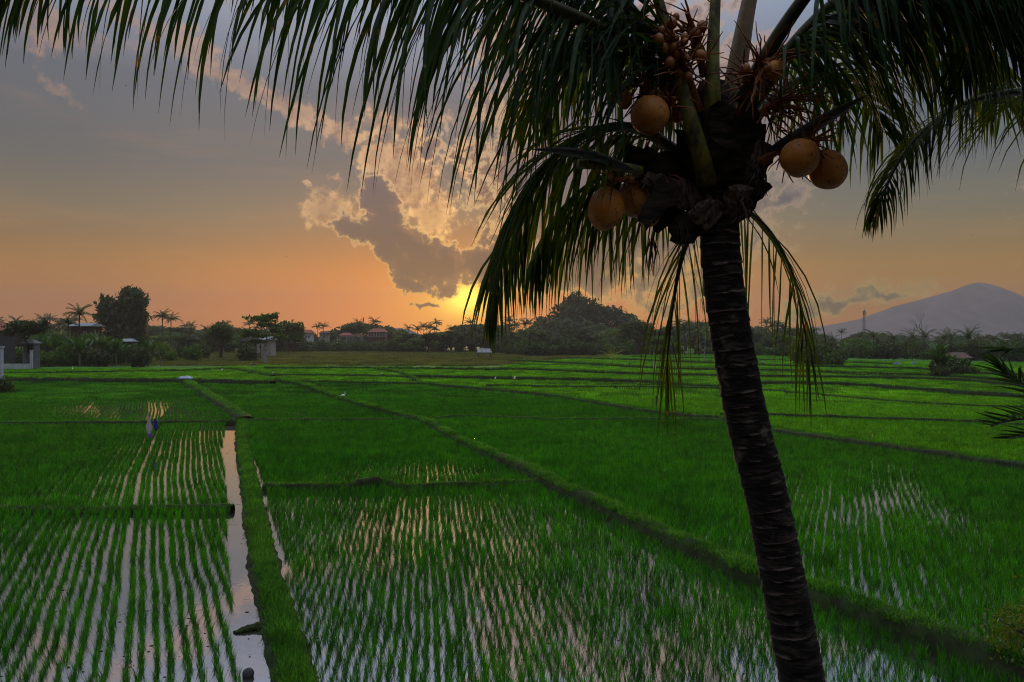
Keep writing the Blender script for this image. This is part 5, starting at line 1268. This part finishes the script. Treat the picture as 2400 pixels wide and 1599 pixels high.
# ------------------------------------------------------------------ flags, stakes, sheets
MAT_CLOTHW = leaf_mat("white_plastic_cloth", (0.52, 0.46, 0.58), (0.62, 0.57, 0.66), .35, .6, .2, 2.0, None, (1, 1, 1)); MAT_CLOTHB = leaf_mat("blue_plastic_cloth", (0.03, 0.03, 0.30), (0.06, 0.05, 0.42), .3, .5, .3, 2.0, None, (1, 1, 1)); MAT_CLOTHP = leaf_mat("purple_plastic_cloth", (0.25, 0.13, 0.52), (0.36, 0.22, 0.60), .3, .5, .3, 2.0, None, (1, 1, 1))
MAT_BAMBOO = rough_mat("weathered_bamboo", (0.06, 0.05, 0.035), (0.16, 0.13, 0.09), 6, .8, .2)
def cloth(name, mat, parent, top, widths, L, seed, lean=0.0, nz=14):
    random.seed(seed); b = MB(); n = 9; vt = []
    for j in range(nz + 1):
        f = j / nz; w = np.interp(f, np.linspace(0, 1, len(widths)), widths)
        for i in range(n + 1):
            g = i / n - .5; fold = math.sin(g * 14 + seed) * .035 * (0.3 + f) + math.sin(g * 23 + f * 4) * .015
            rag = random.uniform(-.05, .05) if j == nz else 0
            vt.append(Vector(top) + Vector((g * w + lean * f + .02 * math.sin(f * 5), fold, -f * L + rag)))
    b.add(vt, [(j * (n + 1) + i, j * (n + 1) + i + 1, (j + 1) * (n + 1) + i + 1, (j + 1) * (n + 1) + i) for j in range(nz) for i in range(n)])
    o = b.build(name, mat, parent, True); so = o.modifiers.new("thickness", 'SOLIDIFY'); so.thickness = .006; return o
t_ = thing("bird_scarer", "white and blue plastic rags hung on a bamboo stake in the left paddy", "scarecrow", G(350, 1046))
k_ = G(350, 1046).y / F
MB().tube(catmull([Vector((0, 0, -.2)), Vector((.01, 0, .8)), Vector((-.03, 0, 1.88))], 8), .016, 6).build("stake", MAT_BAMBOO, t_)
MB().tube(catmull([Vector((-.08, 0, 1.72)), Vector((.2, 0, 1.6)), Vector((.42, .02, 1.62)), Vector((.74, .03, 1.78))], 8), .011, 5).build("cross_stick", MAT_BAMBOO, t_)
c_ = cloth("white_rag", MAT_CLOTHW, t_, (-.06, -.03, 1.84), [.05, .15, .26, .42, .28, .22], 1.15, 3, .10)
cloth("purple_rag", MAT_CLOTHP, t_, (.05, -.02, .80), [.28, .27, .22], .32, 5, .04, 6)
cloth("blue_rag", MAT_CLOTHB, t_, (.30, .03, 1.66), [.10, .24, .24, .28, .10], .72, 8, .10)
t_ = thing("flag", "white cloth pennant on a thin stake far out in the paddies right of centre", "flag", G(1531, 872))
MB().tube([Vector((0, 0, -.1)), Vector((0, 0, 2.4))], .025, 5).build("stake", MAT_BAMBOO, t_); cloth("cloth", MAT_CLOTHW, t_, (.1, 0, 2.35), [.06, .3, .42, .5, .34], 1.75, 4, .25)
b = MB(); b.tube(catmull([Vector((0, 0, -.1)), Vector((.02, 0, .5)), Vector((-.02, 0, 1.22))], 8), [.07, .065, .06, .06, .055, .06, .05, .055, .03], 7, True, 1, .2); random.seed(3)
for i in range(14): z = random.uniform(.2, 1.1); b.tube([Vector((0, 0, z)), Vector((random.uniform(-.14, .14), random.uniform(-.1, .1), z + random.uniform(-.02, .1)))], [.02, .006], 4)
o = b.build("stump_post", MAT_STONE); o.location = G(1538, 956); tag(o, "short mossy post with twig stubs standing on the long field bank", "post")
o = MB().tube(catmull([Vector((0, 0, 0)), Vector((.2, 0, .9)), Vector((.55, 0, 2.1))], 6), [.016] * 3 + [.012] * 2 + [.008] * 2, 5).build("stick", MAT_BAMBOO); o.location = G(574, 985, .3); tag(o, "thin leaning stick stuck in the bank where four paddies meet", "stick")
o = MB().tube(catmull([Vector((0, 0, -.2)), Vector((-.25, 0, 2.0)), Vector((-1.2, 0, 5.4))], 8), [.17, .16, .15, .14, .13, .12, .11, .1, .08], 7).build("leaning_pole", MAT_BAMBOO); o.location = G(378, 858); tag(o, "dark leaning pole at the right end of the left thicket", "pole")
def sheet_heap(label, base, w, h, mat, seed, cat="plastic sheet"):
    b = MB(); n = 14; vt = []
    for j in range(n + 1):
        for i in range(n + 1):
            x, y = i / n * 2 - 1, j / n * 2 - 1; r_ = max(abs(x), abs(y))
            z = h * max(0, 1 - r_ ** 2.2) * (1 + .5 * mnoise.noise(Vector((x * 2.2 + seed, y * 2.2, 0)))) + .04 * mnoise.noise(Vector((x * 6, y * 6, seed)))
            vt.append(Vector((x * w / 2 * (1 + .12 * mnoise.noise(Vector((y * 3, seed, 0)))), y * w * .3, max(z, -.05))))
    b.add(vt, [(j * (n + 1) + i, j * (n + 1) + i + 1, (j + 1) * (n + 1) + i + 1, (j + 1) * (n + 1) + i) for j in range(n) for i in range(n)])
    o = b.build("plastic_sheet", mat, None, True); o.location = base; return tag(o, label, cat)
m, t = mat_new("blue_white_plastic"); tc_ = t.new('ShaderNodeTexCoord'); sp = t.new('ShaderNodeSeparateXYZ'); t.put(sp.inputs[0], tc_.outputs['Object']); n1, _ = t.noise(tc_.outputs['Object'], 1.2, 3)
c = t.mix(t.smooth(t.m('ADD', sp.outputs[2], t.m('MULTIPLY', n1, .5)), .30, .42), (0.04, 0.06, 0.32), (0.26, 0.29, 0.44)); MAT_SHEET = finish(m, t, principled(t, c, .4, .4))
sheet_heap("crumpled blue and white plastic sheet heaped on the dark left bank", G(435, 888, .7), 2.2, .42, MAT_SHEET, 2)
sheet_heap("pale blue plastic sheet lying under the row of palms on the right", G(2102, 856), 2.4, .8, MAT_BLUED, 4)
sheet_heap("smaller bluish plastic sheet right of the pale blue one under the palms", G(2142, 855), 1.7, .7, MAT_BLUED, 6)
# mud dam across the ditch, a stone
b = MB(); random.seed(8)
for i in range(16):
    f = i / 15; p = G(552 + 52 * f, 1484 - 12 * f); r_ = .05 + .075 * f
    b.ball(p + Vector((random.uniform(-.03, .03), random.uniform(-.03, .03), r_ * .3)), r_ * random.uniform(.8, 1.15), 9, 6, (1.2, .8, .75), lambda d_: 1 + .3 * mnoise.noise(d_ * 2.3 + Vector((f * 9, 0, 0))))
tag(b.build("mud_dam", MAT_BANK), "dark clod of mud damming the narrow water channel beside the path", "mud dam")
b = MB().ball((0, 0, .04), .11, 10, 7, (1, .8, 1.1), lambda d_: 1 + .2 * mnoise.noise(d_ * 2)); o = b.build("stone", MAT_STONE, None, True); o.location = G(582, 1585); tag(o, "dark wet stone at the mouth of the water channel by the path", "stone")

# ------------------------------------------------------------------ egrets
MAT_EGRET = flat_mat("egret_feathers", (0.78, 0.78, 0.76), .8, .08); MAT_BEAK = flat_mat("egret_beak", (0.45, 0.28, 0.05)); MAT_LEGS = flat_mat("egret_legs", (0.04, 0.04, 0.035))
def egret_standing(label, pos, h=.58, rz=0.0, crouch=False, group=None):
    t_ = thing("egret", label, "egret", pos, rz, group, h / .58)
    lg = .24 if not crouch else .12
    def shape(d): return 1 - .25 * max(0, -d.x) ** 2
    MB().ball((0, 0, lg + .09), .11, 14, 10, (1.5, .72, .8), shape).tube(catmull([Vector((.12, 0, lg + .13)), Vector((.19, 0, lg + .22)), Vector((.13, 0, lg + .30)), Vector((.18, 0, lg + .37))], 10), [.045, .035, .028, .022, .019, .018, .018, .02, .022, .024, .02], 8).build("body", MAT_EGRET, t_, True)
    MB().tube([Vector((.19, 0, lg + .375)), Vector((.27, 0, lg + .36))], [.012, .003], 5).build("beak", MAT_BEAK, t_)
    MB().tube([Vector((-.12, 0, lg + .1)), Vector((-.24, 0, lg + .04))], [.05, .015], 6, True, .4).build("tail", MAT_EGRET, t_)
    for sy in (-1, 1): MB().tube([Vector((0, sy * .03, lg + .05)), Vector((.01, sy * .03, lg * .5)), Vector((-.01, sy * .03, -.05))], [.010, .007, .007], 5).build("leg", MAT_LEGS, t_)
    return t_
egret_standing("white egret standing tall on the diagonal bank left of centre", G(804, 936, .35), .72, .5)
egret_standing("white egret standing in the pale strip of rice below the dark bank at the centre", G(1161, 893), .75, 1.2)
egret_standing("white egret crouched low in the rice left of the palm trunk", G(1533, 899), .55, 0.2, True)
egret_standing("white egret in the rice right of the blue and white sheet", G(520, 872), .7, .3)
egret_standing("white egret in the far left rice strip near the thicket", G(170, 869), .8, 2.0)
egret_standing("white egret perched above the leafless shrub at the left bank junction", G(639, 876, .4), .5, .1, True)
egret_standing("white egret on the thin bank left of the diagonal path across the far rice", G(894, 879, .4), .55, .1, True)
egret_standing("white egret at the roadside left of the parked motorbike", G(574, 860), .45, .1, True)
t_ = thing("egret", "white egret taking off with raised wings above the rice at the centre", "egret", G(1205, 893) + Vector((0, 0, .35)), -.2)
MB().ball((0, 0, 0), .11, 12, 8, (1.9, .7, .7)).tube([Vector((.18, 0, .02)), Vector((.30, 0, .08)), Vector((.42, 0, .12))], [.04, .025, .02], 6).build("body", MAT_EGRET, t_, True)
for sy in (-1, 1):
    MB().tube([Vector((.05, sy * .08, .05)), Vector((-.02, sy * .28, .22)), Vector((.12, sy * .55, .34))], [.10, .11, .03], 6, True, .15).build("wing", MAT_EGRET, t_, True)
MB().tube([Vector((.42, 0, .12)), Vector((.52, 0, .13))], [.012, .003], 5).build("beak", MAT_BEAK, t_); MB().tube([Vector((-.2, 0, 0)), Vector((-.45, 0, -.03))], [.02, .008], 5).build("leg", MAT_LEGS, t_)
MAT_BIRD = flat_mat("dark_bird", (0.02, 0.02, 0.02))
for u_, v_, d_, lb in ((295, 201, 140, "dark bird flying high in the grey sky at the upper left"), (672, 601, 170, "tiny dark bird flying in the orange sky left of the sun"), (2278, 552, 150, "tiny dark bird flying in the grey sky above the mountain")):
    t_ = thing("bird", lb, "bird", W(u_, v_, d_), .6)
    MB().ball((0, 0, 0), .06, 8, 6, (2.2, .8, .8)).build("body", MAT_BIRD, t_)
    for sy in (-1, 1): MB().tube([Vector((0, sy * .03, .02)), Vector((.02, sy * .14, .09)), Vector((-.06, sy * .30, .05))], [.05, .045, .008], 5, True, .2).build("wing", MAT_BIRD, t_)

# ------------------------------------------------------------------ people at work, motorbike
MAT_SKIN = flat_mat("skin", (0.22, 0.12, 0.07)); MAT_CLOTHK = flat_mat("dark_trousers", (0.02, 0.022, 0.03)); MAT_SHIRTB = flat_mat("grey_blue_shirt", (0.16, 0.18, 0.24)); MAT_SHIRTW = flat_mat("white_shirt", (0.55, 0.55, 0.62)); MAT_HAT = flat_mat("straw_hat", (0.34, 0.27, 0.15))
def skin_body(name, verts, edges, radii, mat, parent):
    me = bpy.data.meshes.new(name); me.from_pydata(verts, edges, []); me.materials.append(mat)
    o = link(name, me, parent); sk = o.modifiers.new("skin", 'SKIN'); lay = me.skin_vertices[0].data if me.skin_vertices else None
    if lay is None:
        bpy.context.view_layer.objects.active = o; bpy.ops.mesh.customdata_skin_add(); lay = me.skin_vertices[0].data
    for i, r in enumerate(radii): lay[i].radius = (r, r)
    lay[0].use_root = True
    sb = o.modifiers.new("smooth", 'SUBSURF'); sb.levels = 1; sb.render_levels = 1
    return o
def person(label, pos, rz, J, shirt, trousers, hat=None):
    """J: joints in metres; one body mesh, clothes as thicker shells over trunk and legs"""
    t_ = thing("person", label, "person", pos, rz)
    names = ['pelvis', 'waist', 'chest', 'neck', 'head', 'shl', 'ell', 'hal', 'shr', 'elr', 'har', 'hil', 'knl', 'anl', 'tol', 'hir', 'knr', 'anr', 'tor']
    rad = [.13, .12, .14, .055, .10, .06, .045, .035, .06, .045, .035, .09, .065, .045, .04, .09, .065, .045, .04]
    E = [(0, 1), (1, 2), (2, 3), (3, 4), (2, 5), (5, 6), (6, 7), (2, 8), (8, 9), (9, 10), (0, 11), (11, 12), (12, 13), (13, 14), (0, 15), (15, 16), (16, 17), (17, 18)]
    V = [J[n] for n in names]
    skin_body("body", V, E, rad, MAT_SKIN, t_)
    skin_body("shirt", [V[i] for i in (0, 1, 2, 5, 6, 8, 9)], [(0, 1), (1, 2), (2, 3), (3, 4), (2, 5), (5, 6)], [.155, .15, .17, .085, .065, .085, .065], shirt, t_)
    skin_body("trousers", [V[i] for i in (0, 11, 12, 13, 15, 16, 17)], [(0, 1), (1, 2), (2, 3), (0, 4), (4, 5), (5, 6)], [.16, .115, .09, .075, .115, .09, .075], trousers, t_)
    h = Vector(J['head'])
    MB().ball(h + Vector((-.02, 0, .03)), .115, 10, 7).build("hair", MAT_BIRD, t_, True)
    if hat: MB().tube([h + Vector((.0, 0, .06)), h + Vector((.0, 0, .10)), h + Vector((0, 0, .2))], [.26, .16, .02], 14).build("hat", hat, t_, True)
    return t_
bend = dict(pelvis=(0, 0, .86), waist=(.14, 0, .98), chest=(.38, 0, 1.02), neck=(.54, 0, .96), head=(.66, 0, .88), shl=(.40, .19, .97), ell=(.50, .22, .70), hal=(.62, .18, .46), shr=(.40, -.19, .97), elr=(.52, -.22, .70), har=(.64, -.16, .44), hil=(0, .1, .80), knl=(.06, .13, .44), anl=(-.02, .13, .06), tol=(.12, .14, .02), hir=(0, -.1, .80), knr=(.02, -.14, .44), anr=(-.10, -.13, .06), tor=(.04, -.14, .02))
person("farmer in dark clothes bending over the rice right of the young palm", G(1475, 860), 0.3, bend, MAT_SHIRTB, MAT_CLOTHK)
squat = dict(pelvis=(0, 0, .30), waist=(.04, 0, .45), chest=(.12, 0, .68), neck=(.16, 0, .86), head=(.19, 0, .99), shl=(.12, .19, .80), ell=(.22, .24, .55), hal=(.40, .14, .48), shr=(.12, -.19, .80), elr=(.22, -.24, .55), har=(.40, -.12, .46), hil=(0, .1, .30), knl=(.34, .16, .48), anl=(.10, .15, .07), tol=(.24, .16, .02), hir=(0, -.1, .30), knr=(.34, -.16, .48), anr=(.10, -.15, .07), tor=(.24, -.16, .02))
person("crouching farmer in a white shirt on a far bank just right of the palm trunk", G(1788, 854, .5), 2.4, squat, MAT_SHIRTW, MAT_CLOTHK)
MAT_TYRE = flat_mat("tyre_rubber", (0.015, 0.015, 0.016)); MAT_CHROME = rough_mat("worn_metal", (0.35, 0.35, 0.37), (0.5, 0.5, 0.52), 4, .3, .6); MAT_PAINT = flat_mat("black_paint", (0.02, 0.02, 0.024), .25, .2, 1, .5)
t_ = thing("motorbike", "dark motorbike parked on the grass beside the pale trunked tree", "motorbike", G(592, 861), 2.9)
def ring(c, R_, r, n=20): return [Vector(c) + Vector((math.cos(6.2832 * i / n) * R_, 0, math.sin(6.2832 * i / n) * R_)) for i in range(n + 1)]
for x in (-.62, .62):
    w_ = MB().tube(ring((x, 0, .29), .25, .05), .055, 7, False).build("wheel", MAT_TYRE, t_, True)
    b = MB().tube(ring((x, 0, .29), .19, .02), .018, 5, False).tube([Vector((x, -.06, .29)), Vector((x, .06, .29))], .05, 8)
    for a in range(6): b.tube([Vector((x, 0, .29)), Vector((x + math.cos(a * 1.047) * .19, 0, .29 + math.sin(a * 1.047) * .19))], .01, 4)
    b.build("rim", MAT_CHROME, w_)
MB().tube([Vector((-.75, 0, .66)), Vector((-.3, 0, .62)), Vector((.0, 0, .42)), Vector((.25, 0, .40)), Vector((.45, 0, .72))], [.06, .12, .13, .11, .09], 8, True, .9).build("frame", MAT_PAINT, t_, True)
MB().box((-.05, 0, .30), (.36, .24, .22)).build("engine", MAT_CHROME, t_); MB().tube([Vector((-.72, 0, .74)), Vector((-.4, 0, .76)), Vector((-.08, 0, .70))], [.09, .12, .09], 8, True, .55).build("seat", MAT_TYRE, t_, True)
MB().tube([Vector((.62, 0, .29)), Vector((.50, 0, .70)), Vector((.44, 0, .98))], .035, 6).build("fork", MAT_CHROME, t_); MB().tube([Vector((.38, -.34, 1.0)), Vector((.45, -.12, .97)), Vector((.45, .12, .97)), Vector((.38, .34, 1.0))], .018, 6).build("handlebar", MAT_PAINT, t_)
MB().ball((.54, 0, .88), .085, 10, 8).build("headlight", MAT_CHROME, t_, True); MB().tube([Vector((-.1, .14, .24)), Vector((-.8, .16, .32))], [.03, .05], 7).build("exhaust", MAT_CHROME, t_)
for sy in (-1, 1): MB().tube([Vector((.43, sy * .28, 1.0)), Vector((.44, sy * .32, 1.16))], .01, 4).ball((.44, sy * .33, 1.19), .05, 8, 6, (.4, 1, .7)).build("mirror", MAT_PAINT, t_)
o = t_; o.rotation_euler = (.12, 0, 2.9)

# ------------------------------------------------------------------ bush at the lower right corner, weeds
MAT_WEED = leaf_mat("weed_leaf", (0.035, 0.085, 0.009), (0.12, 0.15, 0.018), .45, .5, .2, 1.5)
b0 = G(2384, 1528, .38)
t_ = thing("weedy_shrub", "small leafy yellow green shrub with grass blades in the lower right corner on the bank", "shrub", b0, 0, None, 1.35)
link("leaves", crown_mesh("leaves", MAT_WEED, [(0, 0, .42, .42, .35, .26), (-.25, -.1, .30, .28, .25, .2), (.3, .05, .35, .35, .3, .26), (-.1, -.2, .12, .35, .25, .18), (.45, .1, .75, .3, .3, .3)], 900, .034, 950), t_)
b = MB(); random.seed(17)
for i in range(34):
    blade(b, (random.uniform(-.3, .5), random.uniform(-.2, .3), .15), random.uniform(0, 6.28), random.uniform(.05, .6), random.uniform(.5, 1.15), .014, 5, random.uniform(.4, 1.4), random.uniform(-1, 1))
b.build("grass_blades", MAT_WEED, t_)
b = MB()
for i in range(9): b.tube(catmull([Vector((0, 0, 0)), Vector((random.uniform(-.2, .2), random.uniform(-.1, .1), .2)), Vector((random.uniform(-.4, .4), random.uniform(-.2, .2), .45))], 5), .006, 4)
b.build("stems", MAT_TRUNK, t_)
